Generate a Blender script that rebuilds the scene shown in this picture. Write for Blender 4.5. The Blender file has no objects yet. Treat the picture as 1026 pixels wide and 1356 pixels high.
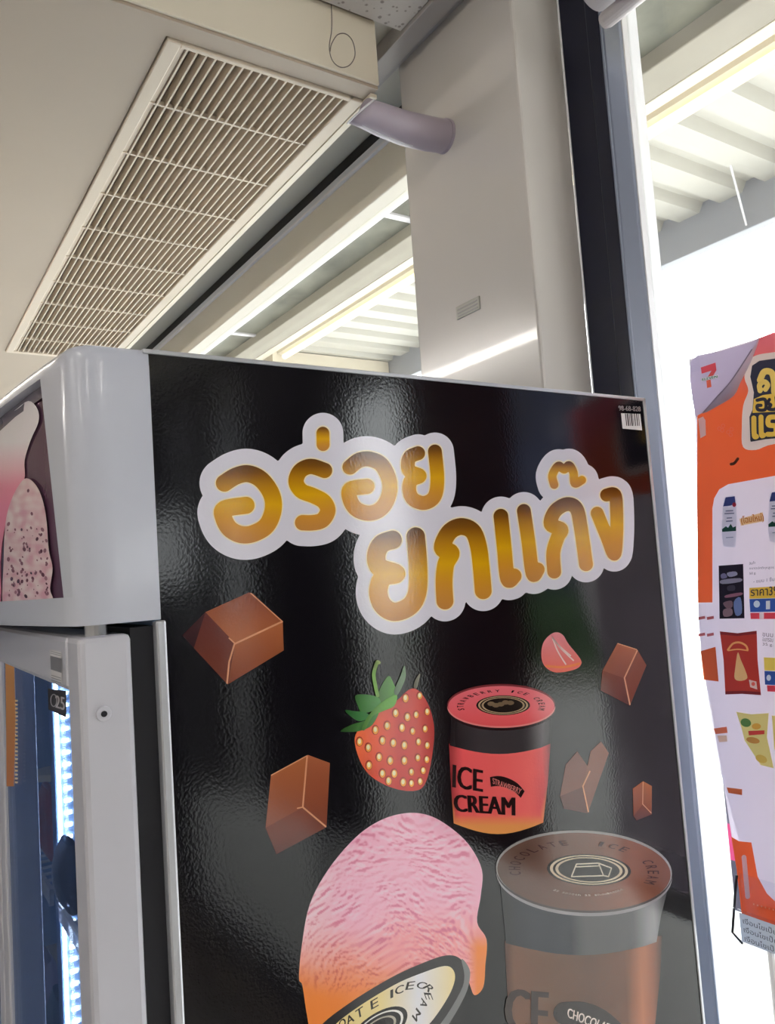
import bpy, math, random
import numpy as np
from mathutils import Vector, noise
from mathutils.geometry import delaunay_2d_cdt
random.seed(7)
SC = bpy.context.scene
COL = SC.collection
# ------------------------------------------------------------------ camera
F, YAW, PIT, ROL = 1035.0, .585189, .0767346, -.0695668
CAM = Vector((0, 0, 1.70))
FW = Vector((math.sin(YAW)*math.cos(PIT), math.cos(YAW)*math.cos(PIT), math.sin(PIT)))
_r0 = Vector((math.cos(YAW), -math.sin(YAW), 0)); _u0 = _r0.cross(FW)
RT = _r0*math.cos(ROL) + _u0*math.sin(ROL); UP = _u0*math.cos(ROL) - _r0*math.sin(ROL)
cd = bpy.data.cameras.new('camera'); cam = bpy.data.objects.new('camera', cd); COL.objects.link(cam)
from mathutils import Matrix
cam.matrix_world = Matrix(((RT.x, UP.x, -FW.x, CAM.x), (RT.y, UP.y, -FW.y, CAM.y), (RT.z, UP.z, -FW.z, CAM.z), (0, 0, 0, 1)))
cd.sensor_fit = 'VERTICAL'; cd.sensor_height = 36; cd.lens = 36*F/1356; cd.clip_start = .02
SC.camera = cam
# ------------------------------------------------------------------ sky, exposure
SC.view_settings.view_transform = 'Standard'; SC.view_settings.look = 'None'
SC.view_settings.exposure = 0.48; SC.view_settings.gamma = 1.0
SC.view_settings.use_curve_mapping = False
W = bpy.data.worlds.new('overcast_sky'); SC.world = W; W.use_nodes = True
W.node_tree.nodes['Background'].inputs[0].default_value = (.95, .98, 1.0, 1)
W.node_tree.nodes['Background'].inputs[1].default_value = 5.0
LAMP = 27.0        # shop batten lamps
OUTLAMP = 0.9     # canopy lamps

# ------------------------------------------------------------------ helpers
def lin(c):
    c = c/255.0
    return c/12.92 if c <= .04045 else ((c+.055)/1.055)**2.4
def rgb(r, g, b, k=1.0): return (min(1, lin(r)*k), min(1, lin(g)*k), min(1, lin(b)*k), 1)

def mat(name, col, rough=.5, metal=0, spec=.5, emit=None, strength=0, bump=0, bscale=80, var=0, vscale=5, coat=0, rvar=0):
    m = bpy.data.materials.new(name); m.use_nodes = True; nt = m.node_tree; p = nt.nodes['Principled BSDF']
    p.inputs['Base Color'].default_value = col; p.inputs['Roughness'].default_value = rough
    p.inputs['Metallic'].default_value = metal; p.inputs['Specular IOR Level'].default_value = spec
    p.inputs['Coat Weight'].default_value = coat
    if emit: p.inputs['Emission Color'].default_value = emit; p.inputs['Emission Strength'].default_value = strength
    if bump or var or rvar:
        tc = nt.nodes.new('ShaderNodeTexCoord')
        if var:
            n = nt.nodes.new('ShaderNodeTexNoise'); n.inputs['Scale'].default_value = vscale; n.inputs['Detail'].default_value = 6
            nt.links.new(tc.outputs['Object'], n.inputs['Vector'])
            r = nt.nodes.new('ShaderNodeValToRGB')
            r.color_ramp.elements[0].position = .3; r.color_ramp.elements[1].position = .7
            r.color_ramp.elements[0].color = tuple(c*(1-var) for c in col[:3])+(1,)
            r.color_ramp.elements[1].color = tuple(min(1, c*(1+var)) for c in col[:3])+(1,)
            nt.links.new(n.outputs[0], r.inputs[0]); nt.links.new(r.outputs[0], p.inputs['Base Color'])
        if bump:
            n2 = nt.nodes.new('ShaderNodeTexNoise'); n2.inputs['Scale'].default_value = bscale; n2.inputs['Detail'].default_value = 2
            nt.links.new(tc.outputs['Object'], n2.inputs['Vector'])
            b = nt.nodes.new('ShaderNodeBump'); b.inputs['Strength'].default_value = bump; b.inputs['Distance'].default_value = .002
            nt.links.new(n2.outputs[0], b.inputs['Height']); nt.links.new(b.outputs[0], p.inputs['Normal'])
    return m

def print_mat(name, rough=.1, bump=.1, bscale=220, spec=.5):
    m = mat(name, (1, 1, 1, 1), rough, spec=spec, bump=bump, bscale=bscale); nt = m.node_tree
    a = nt.nodes.new('ShaderNodeAttribute'); a.attribute_name = 'ink'
    nt.links.new(a.outputs['Color'], nt.nodes['Principled BSDF'].inputs['Base Color'])
    return m

def glass_mat(name, tint=(1, 1, 1, 1), ior=1.45):
    m = bpy.data.materials.new(name); m.use_nodes = True; nt = m.node_tree
    nt.nodes.remove(nt.nodes['Principled BSDF']); out = nt.nodes['Material Output']
    t = nt.nodes.new('ShaderNodeBsdfTransparent'); t.inputs[0].default_value = tint
    g = nt.nodes.new('ShaderNodeBsdfGlossy'); g.inputs['Roughness'].default_value = .02
    lw = nt.nodes.new('ShaderNodeLayerWeight'); lw.inputs[0].default_value = .5
    pw = nt.nodes.new('ShaderNodeMath'); pw.operation = 'POWER'; pw.inputs[1].default_value = 5
    f = nt.nodes.new('ShaderNodeMath'); f.operation = 'MULTIPLY_ADD'; f.inputs[1].default_value = .9; f.inputs[2].default_value = (ior-1)**2/(ior+1)**2
    nt.links.new(lw.outputs['Facing'], pw.inputs[0]); nt.links.new(pw.outputs[0], f.inputs[0])
    mx = nt.nodes.new('ShaderNodeMixShader')
    nt.links.new(f.outputs[0], mx.inputs[0]); nt.links.new(t.outputs[0], mx.inputs[1]); nt.links.new(g.outputs[0], mx.inputs[2])
    nt.links.new(mx.outputs[0], out.inputs[0])
    return m

class MB:
    def __init__(s): s.v = []; s.f = []; s.c = []
    def add(s, verts, faces, cols=None):
        o = len(s.v); s.v += [tuple(v) for v in verts]; s.f += [tuple(i+o for i in f) for f in faces]
        if cols is not None: s.c += cols
        return s
    def box(s, x0, x1, y0, y1, z0, z1):
        return s.add([(x0,y0,z0),(x1,y0,z0),(x1,y1,z0),(x0,y1,z0),(x0,y0,z1),(x1,y0,z1),(x1,y1,z1),(x0,y1,z1)],
              [(0,3,2,1),(4,5,6,7),(0,1,5,4),(1,2,6,5),(2,3,7,6),(3,0,4,7)])
    def prism(s, poly, axis, a, b):
        n = len(poly)
        def mk(p, t):
            return {'x': (t, p[0], p[1]), 'y': (p[0], t, p[1]), 'z': (p[0], p[1], t)}[axis]
        v = [mk(p, a) for p in poly] + [mk(p, b) for p in poly]
        f = [tuple(range(n))[::-1], tuple(range(n, 2*n))] + [(i, (i+1) % n, n+(i+1) % n, n+i) for i in range(n)]
        return s.add(v, f)
    def tube(s, pts, r, n=12, cap=True):
        pts = [Vector(p) for p in pts]; rs = r if isinstance(r, (list, tuple)) else [r]*len(pts)
        prev = None; rings = []
        for i, p in enumerate(pts):
            t = (pts[min(i+1, len(pts)-1)] - pts[max(i-1, 0)]).normalized()
            if prev is None:
                a = t.orthogonal().normalized()
            else:
                a = (prev - t*prev.dot(t)).normalized()
            prev = a; b = t.cross(a)
            rings.append([p + (a*math.cos(2*math.pi*k/n) + b*math.sin(2*math.pi*k/n))*rs[i] for k in range(n)])
        v = [q for rg in rings for q in rg]; f = []
        for i in range(len(pts)-1):
            for k in range(n):
                f.append((i*n+k, i*n+(k+1) % n, (i+1)*n+(k+1) % n, (i+1)*n+k))
        if cap: f += [tuple(range(n))[::-1], tuple((len(pts)-1)*n+k for k in range(n))]
        return s.add(v, f)
    def grid(s, rows, closed=False):
        nr, nc = len(rows), len(rows[0]); v = [q for rw in rows for q in rw]; f = []
        for i in range(nr-1):
            for k in range(nc-1):
                f.append((i*nc+k, i*nc+k+1, (i+1)*nc+k+1, (i+1)*nc+k))
        return s.add(v, f)

OFF = {}
def thing(name, label, cat, loc=(0, 0, 0), group=None):
    o = bpy.data.objects.new(name, None); COL.objects.link(o); o.location = loc; o.empty_display_size = .05
    OFF[o.name] = Vector(loc); o['label'] = label; o['category'] = cat
    if group: o['group'] = group
    return o
def obj(name, mb, m, parent=None, smooth=False, bevel=0, loc=None, label=None):
    off = OFF[parent.name] if parent else Vector(loc or (0, 0, 0))
    me = bpy.data.meshes.new(name)
    me.from_pydata([tuple(Vector(v)-off) for v in mb.v], [], mb.f)
    if mb.c:
        ca = me.color_attributes.new('ink', 'FLOAT_COLOR', 'POINT')
        ca.data.foreach_set('color', [x for c in mb.c for x in c])
    me.materials.append(m); me.validate(); me.update()
    if smooth:
        for p in me.polygons: p.use_smooth = True
    o = bpy.data.objects.new(name, me); COL.objects.link(o)
    if parent: o.parent = parent
    else: o.location = off
    OFF[o.name] = off
    if bevel:
        bv = o.modifiers.new('bevel', 'BEVEL'); bv.width = bevel; bv.segments = 2; bv.limit_method = 'ANGLE'
    if label: o['label'] = label
    return o
def tag(o, label, cat, group=None):
    o['label'] = label; o['category'] = cat
    if group: o['group'] = group
    return o
def struct(name, mb, m, parent=None, **k):
    o = obj(name, mb, m, parent, **k)
    if not parent: o['kind'] = 'structure'
    return o
def copy_thing(root, d, label=None):
    c = root.copy(); COL.objects.link(c); c.location = root.location + Vector(d)
    if label: c['label'] = label
    for ch in root.children:
        k = ch.copy(); COL.objects.link(k); k.parent = c
        for g in ch.children:
            q = g.copy(); COL.objects.link(q); q.parent = k
    return c

# points of the real planes seen at a spot of the photograph
def ray(x, y): return RT*((x-513)/F) + UP*((678-y)/F) + FW
def on(ax, val, x, y):
    d = ray(x, y); i = 'xyz'.index(ax); return CAM + d*((val-CAM[i])/d[i])

def smooth_poly(pts, n=6, closed=True):
    out = []; N = len(pts)
    for i in range(N if closed else N-1):
        g = (lambda k: pts[k % N]) if closed else (lambda k: pts[max(0, min(N-1, k))])
        p0, p1, p2, p3 = g(i-1), g(i), g(i+1), g(i+2)
        for j in range(n):
            t = j/n
            out.append(tuple(.5*(2*p1[a] + (p2[a]-p0[a])*t + (2*p0[a]-5*p1[a]+4*p2[a]-p3[a])*t*t + (3*p1[a]-p0[a]-3*p2[a]+p3[a])*t**3) for a in (0, 1)))
    if not closed: out.append(tuple(pts[-1]))
    return out
def crop(ox, oy, sc): return lambda pts: [(ox+x/sc, oy+y/sc) for x, y in pts]
def mix(a, b, t): t = max(0, min(1, t)); return tuple(a[i]*(1-t)+b[i]*t for i in range(3))+(1,)
def ramp(stops, t):
    if t <= stops[0][0]: return stops[0][1]
    for (a, ca), (b, cb) in zip(stops, stops[1:]):
        if t <= b: return mix(ca, cb, (t-a)/(b-a))
    return stops[-1][1]

class Art(MB):
    """flat print on a real surface: place(x, y, layer) gives the surface point"""
    def __init__(s, place): super().__init__(); s.place = place
    def put(s, pts, faces, col, layer):
        s.add([s.place(x, y, layer) for x, y in pts], faces, [col(x, y) if callable(col) else col for x, y in pts])
        return s
    def poly(s, pts, col, layer, step=0):
        pts = [tuple(p) for p in pts]
        vs = [Vector(p) for p in pts]; n = len(pts)
        if step:
            xs = [p[0] for p in pts]; ys = [p[1] for p in pts]
            y = min(ys)+step*.5
            while y < max(ys):
                cr = []
                for i in range(n):
                    a, b = pts[i], pts[(i+1) % n]
                    if (a[1] > y) != (b[1] > y): cr.append(a[0]+(y-a[1])*(b[0]-a[0])/(b[1]-a[1]))
                cr.sort()
                for a, b in zip(cr[::2], cr[1::2]):
                    x = a + step*.5
                    while x < b-step*.4:
                        vs.append(Vector((x, y))); x += step
                y += step
        v, e, f, *_ = delaunay_2d_cdt(vs, [], [list(range(n))], 1, 1e-4)
        return s.put([(q.x, q.y) for q in v], [tuple(k) for k in f], col, layer)
    def ell(s, cx, cy, rx, ry, col, layer, rot=0, n=40, rings=1):
        c, sn = math.cos(rot), math.sin(rot); pts = [(cx, cy)]; f = []
        for r in range(1, rings+1):
            for k in range(n):
                a = 2*math.pi*k/n; x, y = rx*r/rings*math.cos(a), ry*r/rings*math.sin(a)
                pts.append((cx+x*c-y*sn, cy+x*sn+y*c))
        for k in range(n): f.append((0, 1+k, 1+(k+1) % n))
        for r in range(1, rings):
            for k in range(n):
                a = 1+(r-1)*n; b = 1+r*n
                f.append((a+k, b+k, b+(k+1) % n, a+(k+1) % n))
        return s.put(pts, f, col, layer)
    def ring(s, cx, cy, rx, ry, w, col, layer, rot=0, a0=0, a1=2*math.pi, n=48, wy=None):
        c, sn = math.cos(rot), math.sin(rot); pts = []; f = []; wy = w if wy is None else wy
        for k in range(n+1):
            a = a0+(a1-a0)*k/n
            for d in (-.5, .5):
                x, y = (rx+d*w)*math.cos(a), (ry+d*wy)*math.sin(a)
                pts.append((cx+x*c-y*sn, cy+x*sn+y*c))
        for k in range(n): f.append((2*k, 2*k+1, 2*k+3, 2*k+2))
        return s.put(pts, f, col, layer)
    def sdf(s, caps, col, layer, step=1.3):
        """one clean surface round any number of thick strokes [(points, radius)]"""
        segs = []
        for pts, r in caps:
            for p, q in zip(pts, pts[1:] if len(pts) > 1 else pts): segs.append((p[0], p[1], q[0], q[1], r))
        S_ = np.array(segs); pad = S_[:, 4].max()+2*step
        x0, x1 = min(S_[:, 0].min(), S_[:, 2].min())-pad, max(S_[:, 0].max(), S_[:, 2].max())+pad
        y0, y1 = min(S_[:, 1].min(), S_[:, 3].min())-pad, max(S_[:, 1].max(), S_[:, 3].max())+pad
        xs = np.arange(x0, x1+step, step); ys = np.arange(y0, y1+step, step)
        X, Y = np.meshgrid(xs, ys); D = np.full(X.shape, 1e9)
        for ax, ay, bx, by, r in segs:
            dx, dy = bx-ax, by-ay; L2 = dx*dx+dy*dy or 1e-9
            t = np.clip(((X-ax)*dx+(Y-ay)*dy)/L2, 0, 1)
            D = np.minimum(D, np.hypot(X-ax-t*dx, Y-ay-t*dy)-r)
        V, Fc, idx = [], [], {}
        def vert(key, p):
            if key not in idx: idx[key] = len(V); V.append(p)
            return idx[key]
        ny, nx = D.shape
        act = (np.minimum(np.minimum(D[:-1, :-1], D[1:, :-1]), np.minimum(D[:-1, 1:], D[1:, 1:])) < 0)
        for j, i in zip(*np.nonzero(act)):
            cs = ((j, i), (j, i+1), (j+1, i+1), (j+1, i)); poly = []
            for k in range(4):
                a_, b_ = cs[k], cs[(k+1) % 4]; da, db = D[a_], D[b_]
                if da < 0: poly.append(vert(a_, (xs[a_[1]], ys[a_[0]])))
                if (da < 0) != (db < 0):
                    t = da/(da-db); e = (min(a_, b_), max(a_, b_))
                    poly.append(vert(e, (xs[a_[1]]*(1-t)+xs[b_[1]]*t, ys[a_[0]]*(1-t)+ys[b_[0]]*t)))
            if len(poly) > 2: Fc.append(tuple(poly))
        return s.put(V, Fc, col, layer)
    def stroke(s, pts, r, col, layer, n=6, disc=14, smooth=True, ky=1.0):
        pts = smooth_poly(pts, n, False) if smooth and len(pts) > 2 else pts
        return s.sdf([(pts, r)], col, layer, max(.3, min(1.6, r*.4)))
    def glyphs(s, txt, fn, col, layer, bold=0.0):
        """whole text; fn maps (u, v) in 0..1 of its box (v up) to a photograph spot"""
        cu = bpy.data.curves.new('t', 'FONT'); cu.body = txt; cu.resolution_u = 3
        o = bpy.data.objects.new('t', cu); COL.objects.link(o)
        dg = bpy.context.evaluated_depsgraph_get(); me = o.evaluated_get(dg).to_mesh()
        V = [v.co.copy() for v in me.vertices]; P = [tuple(p.vertices) for p in me.polygons]
        o.evaluated_get(dg).to_mesh_clear(); bpy.data.objects.remove(o); bpy.data.curves.remove(cu)
        if not V: return s
        x0, x1 = min(v.x for v in V), max(v.x for v in V); y0, y1 = min(v.y for v in V), max(v.y for v in V)
        bold = bold*3/max(2, len(txt))
        for k, d in enumerate(((0, 0), (-bold, 0), (bold, 0)) if bold else ((0, 0),)):
            s.put([fn((v.x-x0)/max(1e-6, x1-x0)+d[0], (v.y-y0)/max(1e-6, y1-y0)) for v in V], P, col, layer+.3*k)
        return s
    def quadtext(s, txt, tl, tr, bl, br, col, layer, bold=0.0):
        def fn(u, v):
            return tuple((tl[a]*(1-u)+tr[a]*u)*v + (bl[a]*(1-u)+br[a]*u)*(1-v) for a in (0, 1))
        return s.glyphs(txt, fn, col, layer, bold)
    def arctext(s, txt, cx, cy, rx, ry, a0, a1, h, w, col, layer, rot=0, bold=.02, hy=None, inward=False):
        """letters along an ellipse; angles in degrees, 0 = right, 90 = up in the picture"""
        n = len(txt); c, sn = math.cos(rot), math.sin(rot); k = ry/rx
        for i, ch in enumerate(txt):
            if ch == ' ': continue
            a = math.radians(a0+(a1-a0)*(i+.5)/n); ww = w*(.45 if ch in 'I1' else 1.0)
            sg = -1 if inward else 1
            def fn(u, v, a=a, ww=ww):
                r = 1 + sg*(v-.5)*h/rx; da = -sg*(u-.5)*ww/rx
                x, y = rx*r*math.cos(a+da), -rx*r*math.sin(a+da)*k
                return (cx+x*c-y*sn, cy+x*sn+y*c)
            s.glyphs(ch, fn, col, layer, bold)
        return s

# ------------------------------------------------------------------ materials
M = {}
M['soffit'] = mat('ceiling_paint', rgb(190, 175, 157), .55, var=.03, vscale=2)
M['cream'] = mat('cream_paint', rgb(238, 228, 208), .5)
M['tile'] = mat('acoustic_tile', rgb(205, 200, 195), .8)
M['trim'] = mat('grey_trim', rgb(165, 160, 158), .35, spec=.5)
M['recess'] = mat('recess_paint', rgb(185, 182, 172), .5)
M['slat'] = mat('slat_plastic', rgb(225, 210, 190), .45)
M['gback'] = mat('grille_backing', rgb(128, 100, 84), .8)
M['column'] = mat('glossy_cream_cladding', rgb(208, 202, 197), .2, spec=.5, coat=.3, bump=.02, bscale=3)
M['pipe'] = mat('lilac_grey_pipe', rgb(178, 166, 178), .4)
M['white'] = mat('white_plastic', rgb(230, 228, 232), .35)
M['head'] = mat('window_head_paint', rgb(222, 214, 198), .4)
M['black'] = mat('black_rubber', rgb(18, 16, 20), .6)
M['navy'] = mat('navy_frame_paint', rgb(22, 25, 46), .3, spec=.4)
M['slate'] = mat('slate_frame_metal', rgb(136, 143, 162), .3, metal=.3, spec=.6)
M['alu'] = mat('pale_aluminium', rgb(215, 218, 224), .4)
M['floor'] = mat('shop_floor', rgb(190, 186, 180), .25, var=.05)
M['wall'] = mat('shop_wall', rgb(210, 205, 196), .7)
M['pave'] = mat('forecourt_concrete', rgb(196, 194, 190), .8, var=.08, vscale=3)
M['conc'] = mat('weathered_concrete', rgb(118, 118, 108), .85, var=.5, vscale=4, bump=.2, bscale=20)
M['conc2'] = mat('plain_concrete', rgb(168, 162, 150), .85, var=.06, vscale=6)
M['deck'] = mat('canopy_sheet_steel', rgb(196, 193, 184), .45, metal=.1)
M['steel'] = mat('canopy_beam_paint', rgb(170, 172, 180), .5)
M['purlin'] = mat('cream_purlin_paint', rgb(225, 216, 198), .45)
M['tubelamp'] = mat('canopy_lamp_diffuser', rgb(250, 240, 215), .4, emit=(1, .90, .68, 1), strength=OUTLAMP)
M['lamp'] = mat('batten_diffuser', rgb(250, 248, 240), .4, emit=(1, .955, .88, 1), strength=LAMP)
M['glass'] = glass_mat('window_glass', (.97, .98, .97, 1))
M['dglass'] = glass_mat('door_glass', (.82, .86, .92, 1), 1.5)
M['frz'] = mat('freezer_white_shell', rgb(203, 207, 222), .22, spec=.5, coat=.2)
M['door'] = mat('freezer_door_frame', rgb(206, 206, 217), .3, spec=.5)
M['silver'] = mat('brushed_silver_trim', rgb(205, 207, 214), .3, metal=.55)
M['panelblk'] = mat('black_laminate', rgb(12, 10, 17), .1, spec=.5, bump=.045, bscale=300)
M['print'] = print_mat('laminated_print', .1, .045, 300, .5)
M['paper'] = print_mat('poster_print', .5, 0.02, 60, .3)
M['poster'] = print_mat('translucent_poster_print', .5, .02, 60, .3)
nt = M['poster'].node_tree; tl = nt.nodes.new('ShaderNodeBsdfTranslucent'); mx = nt.nodes.new('ShaderNodeMixShader'); mx.inputs[0].default_value = .45
nt.links.new(nt.nodes['Attribute'].outputs['Color'], tl.inputs[0]); nt.links.new(nt.nodes['Principled BSDF'].outputs[0], mx.inputs[1])
nt.links.new(tl.outputs[0], mx.inputs[2]); nt.links.new(mx.outputs[0], nt.nodes['Material Output'].inputs[0])
M['header'] = print_mat('header_print', .12, .03, 60, .6)
M['gasket'] = mat('dark_gasket', rgb(20, 20, 30), .6)
M['inner'] = mat('freezer_liner', rgb(140, 170, 210), .5)
M['led'] = mat('led_chip', (1, 1, 1, 1), .4, emit=(.72, .84, 1, 1), strength=26)
M['wire'] = mat('dark_grey_wire', rgb(120, 108, 98), .5)
M['blind'] = mat('blind_cloth', rgb(226, 212, 182), .7)
M['rail'] = mat('blind_rail', rgb(205, 198, 200), .35)
M['chrome'] = mat('dull_chrome', rgb(190, 190, 195), .3, metal=.8)
M['clear'] = glass_mat('clear_acrylic', (.96, .97, .98, 1), 1.35)
M['dk'] = mat('dark_pack', rgb(40, 44, 66), .4)

# ------------------------------------------------------------------ the setting
XW = 1.27
struct('floor', MB().box(-4.2, XW, -5.2, 9.2, -.1, 0), M['floor'])
struct('wall_left', MB().box(-4.3, -4.2, -5.2, 9.2, 0, 3.0), M['wall'])
struct('wall_back', MB().box(-4.2, XW, -5.3, -5.2, 0, 3.0), M['wall'])
struct('wall_far', MB().box(-4.2, XW, 9.2, 9.3, 0, 3.0), mat('blue_grey_wall', rgb(84, 100, 122), .7))
ZU = 2.96
struct('ceiling', MB().box(-4.2, 1.27, -5.2, 9.2, ZU+.02, ZU+.1), M['recess'])
cl = bpy.data.objects['ceiling']
tile = MB().box(-.298, .298, -.298, .298, -.012, .022)
# acoustic tile material gets its pits
nt = M['tile'].node_tree; p = nt.nodes['Principled BSDF']; tc = nt.nodes.new('ShaderNodeTexCoord')
vo = nt.nodes.new('ShaderNodeTexVoronoi'); vo.inputs['Scale'].default_value = 70; vo.inputs['Randomness'].default_value = 1
nz = nt.nodes.new('ShaderNodeTexNoise'); nz.inputs['Scale'].default_value = 30
ad = nt.nodes.new('ShaderNodeMath'); ad.operation = 'ADD'
cr = nt.nodes.new('ShaderNodeValToRGB'); cr.color_ramp.elements[0].position = .62; cr.color_ramp.elements[1].position = .78
cr.color_ramp.elements[0].color = rgb(150, 142, 138); cr.color_ramp.elements[1].color = rgb(206, 201, 197)
nt.links.new(tc.outputs['Object'], vo.inputs['Vector']); nt.links.new(tc.outputs['Object'], nz.inputs['Vector'])
nt.links.new(vo.outputs[0], ad.inputs[0]); nt.links.new(nz.outputs[0], ad.inputs[1])
nt.links.new(ad.outputs[0], cr.inputs[0]); nt.links.new(cr.outputs[0], p.inputs['Base Color'])
tme = None
for i in range(4):
    for j in range(8):
        if tme is None:
            t = obj('ceiling_tile', tile, M['tile'], cl); tme = t.data
        else:
            t = bpy.data.objects.new('ceiling_tile', tme); COL.objects.link(t); t.parent = cl
        t.location = (1.045-.30-.6*i, 1.38-.30-.6*j, ZU)
tr1 = struct('trim_1', MB().box(1.045, 1.095, -5.2, 1.7, ZU-.022, ZU+.02).box(1.095, 1.12, -5.2, 1.7, ZU-.004, ZU+.02), M['trim'], bevel=.002)
# dropped soffit with an opening for the grille
gx0, gx1, gy0, gy1 = .508, .972, 1.447, 3.76
sf = MB()
sf.box(-4.2, gx0, 1.40, 9.2, 2.80, ZU+.02).box(gx0, .982, 1.40, gy0, 2.80, ZU+.02).box(gx0, .982, gy1, 9.2, 2.80, ZU+.02).box(gx1, .982, gy0, gy1, 2.80, ZU+.02)
struct('ceiling_soffit', sf, M['soffit'])
struct('trim_2', MB().box(-4.2, .982, 1.392, 1.40, 2.806, ZU+.0), M['cream'], bevel=.003)
# recess lining and window head
struct('ceiling_recess', MB().box(.982, 1.22, 1.7, 9.2, ZU, ZU+.02).box(1.12, 1.22, 1.503, 1.7, ZU, ZU+.02), M['recess'])
wr = struct('wall_right', MB().box(1.22, 1.29, 1.503, 9.2, 2.765, 2.893).box(1.24, 1.29, -5.2, .90, 2.90, ZU).box(1.235, 1.30, -5.2, 9.2, 0, .12).box(1.225, 1.29, 1.503, 9.2, 2.893, ZU+.1), M['head'], bevel=.003)
obj('shadow_gap', MB().box(1.216, 1.226, 1.503, 9.2, 2.922, 2.957), M['black'], wr)
obj('bead', MB().box(1.214, 1.226, 1.503, 9.2, 2.903, 2.921), M['alu'], wr)
obj('bead', MB().box(1.210, 1.226, 1.503, 9.2, 2.893, 2.900), M['white'], wr)
obj('glazing_bead', MB().box(1.292, 1.312, 1.503, 9.2, 2.772, 2.80), M['white'], wr)
# windows
w1 = struct('window_1', MB().box(1.24, 1.285, 1.503, 1.53, .12, 2.765).box(1.24, 1.285, 3.56, 3.62, .12, 2.765), M['alu'])
for a, b in ((1.53, 3.56), (3.62, 6.2), (6.2, 9.2)):
    obj('pane', MB().box(1.268, 1.274, a, b, .12, 2.765), M['glass'], w1)
w2 = struct('window_2', MB().box(1.311, 1.335, .957, .976, .1, 2.9).box(1.2855, 1.311, .9565, .96, .1, 2.9), M['white'], label='white reveal of the right window')
for a, b in ((-.75, .956), (-2.4, -.8), (-5.2, -2.45)):
    obj('pane', MB().box(1.300, 1.306, a, b, .12, 2.9), M['glass'], w2)
obj('mullion', MB().box(1.24, 1.285, -.80, -.75, .12, 2.765), M['navy'], w2)
obj('added_kick_panel', MB().box(1.25, 1.28, -5.2, -.30, .12, .28), M['navy'], w2)  # unseen dark panel added to darken the freezer side's low reflections
obj('mullion', MB().box(1.24, 1.285, -2.45, -2.40, .12, 2.765), M['navy'], w2)
# dark jamb between column and right window
jb = struct('trim_3', MB().box(1.262, 1.32, 1.022, 1.0965, 0, ZU), M['navy'], bevel=.002)
obj('jamb_step', MB().box(1.252, 1.32, .985, 1.0215, 0, ZU), M['navy'], jb, bevel=.004)
obj('jamb_face', MB().prism([(1.254, .9845), (1.285, .958), (1.32, .958), (1.32, .9845)], 'z', 0, ZU), M['slate'], jb, bevel=.006, label='slate grey face of the jamb')
obj('jamb_bead', MB().tube([(1.254, .9845, 0), (1.254, .9845, ZU)], .0025, 8), M['slate'], jb)

# ------------------------------------------------------------------ column
c = thing('column', 'tall glossy cream clad column behind the freezer beside dark window jamb', 'column', (1.195, 1.3, 0))
cc = MB(); cc.box(1.12, 1.262, 1.0965, 1.503, 0, ZU+.02)
obj('cladding', cc, M['column'], c, bevel=.006)
obj('corner_edge', MB().box(1.2615, 1.2685, 1.0945, 1.0985, 0, ZU), M['white'], c)
pl = [on('x', 1.12, *q) for q in ((605, 400), (635, 391), (635, 417), (606, 426))]
y0 = min(q.y for q in pl); y1 = max(q.y for q in pl); z0 = min(q.z for q in pl)+.012; z1 = max(q.z for q in pl)-.012
obj('access_plate', MB().box(1.117, 1.121, y0, y1, z0, z1), M['recess'], c, bevel=.001, label='small grey rectangular plate')
for k in range(3):
    obj('plate_slot', MB().box(1.1162, 1.1175, y0+.006, y1-.006, z0+.004+k*(z1-z0-.006)/3, z0+.007+k*(z1-z0-.006)/3), M['trim'], bpy.data.objects['access_plate'])

# ------------------------------------------------------------------ curved pipe
c = thing('drain_pipe', 'short curved lilac-grey pipe running from ceiling grille into cream column', 'pipe', (1.0, 1.34, 2.68))
pts_ = [on('y', 1.34, *q) for q in ((478, 148), (505, 159), (535, 170), (565, 177), (596, 183))]
pts_[-1].x = 1.121
rad = [.030, .034, .036, .037, .036]
pp = []
for i in range(4):
    for j in range(6): pp.append((pts_[i].lerp(pts_[i+1], j/6), rad[i]+(rad[i+1]-rad[i])*j/6))
pp.append((pts_[-1], rad[-1]))
pb = MB().tube([p for p, r in pp], [r for p, r in pp], 28)
ax_ = (pts_[1]-pts_[0]).normalized()
for i in range(28):                       # slanted cut at the open end: lower lip reaches further left
    v = Vector(pb.v[i]); pb.v[i] = tuple(v - ax_*((pts_[0].z-v.z)*.9+.0))
obj('pipe_body', pb, M['pipe'], c, smooth=True)
lip = [Vector(pb.v[i]) for i in range(28)]; lip = [v+(v-pts_[0])*.02 for v in lip]
obj('rim', MB().tube(lip+[lip[0]], .0022, 8), M['white'], c, smooth=True, label='white lip of the pipe')
low = [p-Vector((0, 0, r*.99)) for p, r in pp[:15]]
obj('seam', MB().tube(low, .0016, 6), M['white'], c, smooth=True, label='white seam under the pipe')
obj('flange', MB().tube([pts_[-1]-Vector((.008, 0, 0)), pts_[-1]], .0385, 28), M['pipe'], c)

# ------------------------------------------------------------------ hanging wire
wp = [(437, -20), (439, 15), (439, 40), (436, 62), (440, 80), (451, 89), (463, 86), (470, 73), (467, 55), (458, 45), (447, 46), (439, 58), (437, 68)]
wv = [on('y', 1.385-.0006*i, *q) for i, q in enumerate(smooth_poly(wp, 6, False))]
wv = [wv[0]+Vector((0, 0, .03))] + wv
tag(obj('hanging_wire', MB().tube(wv, .0011, 6), M['wire'], smooth=True, loc=wv[-1]), 'thin dark wire with a loop hanging from the ceiling before cream bulkhead', 'wire')

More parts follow.
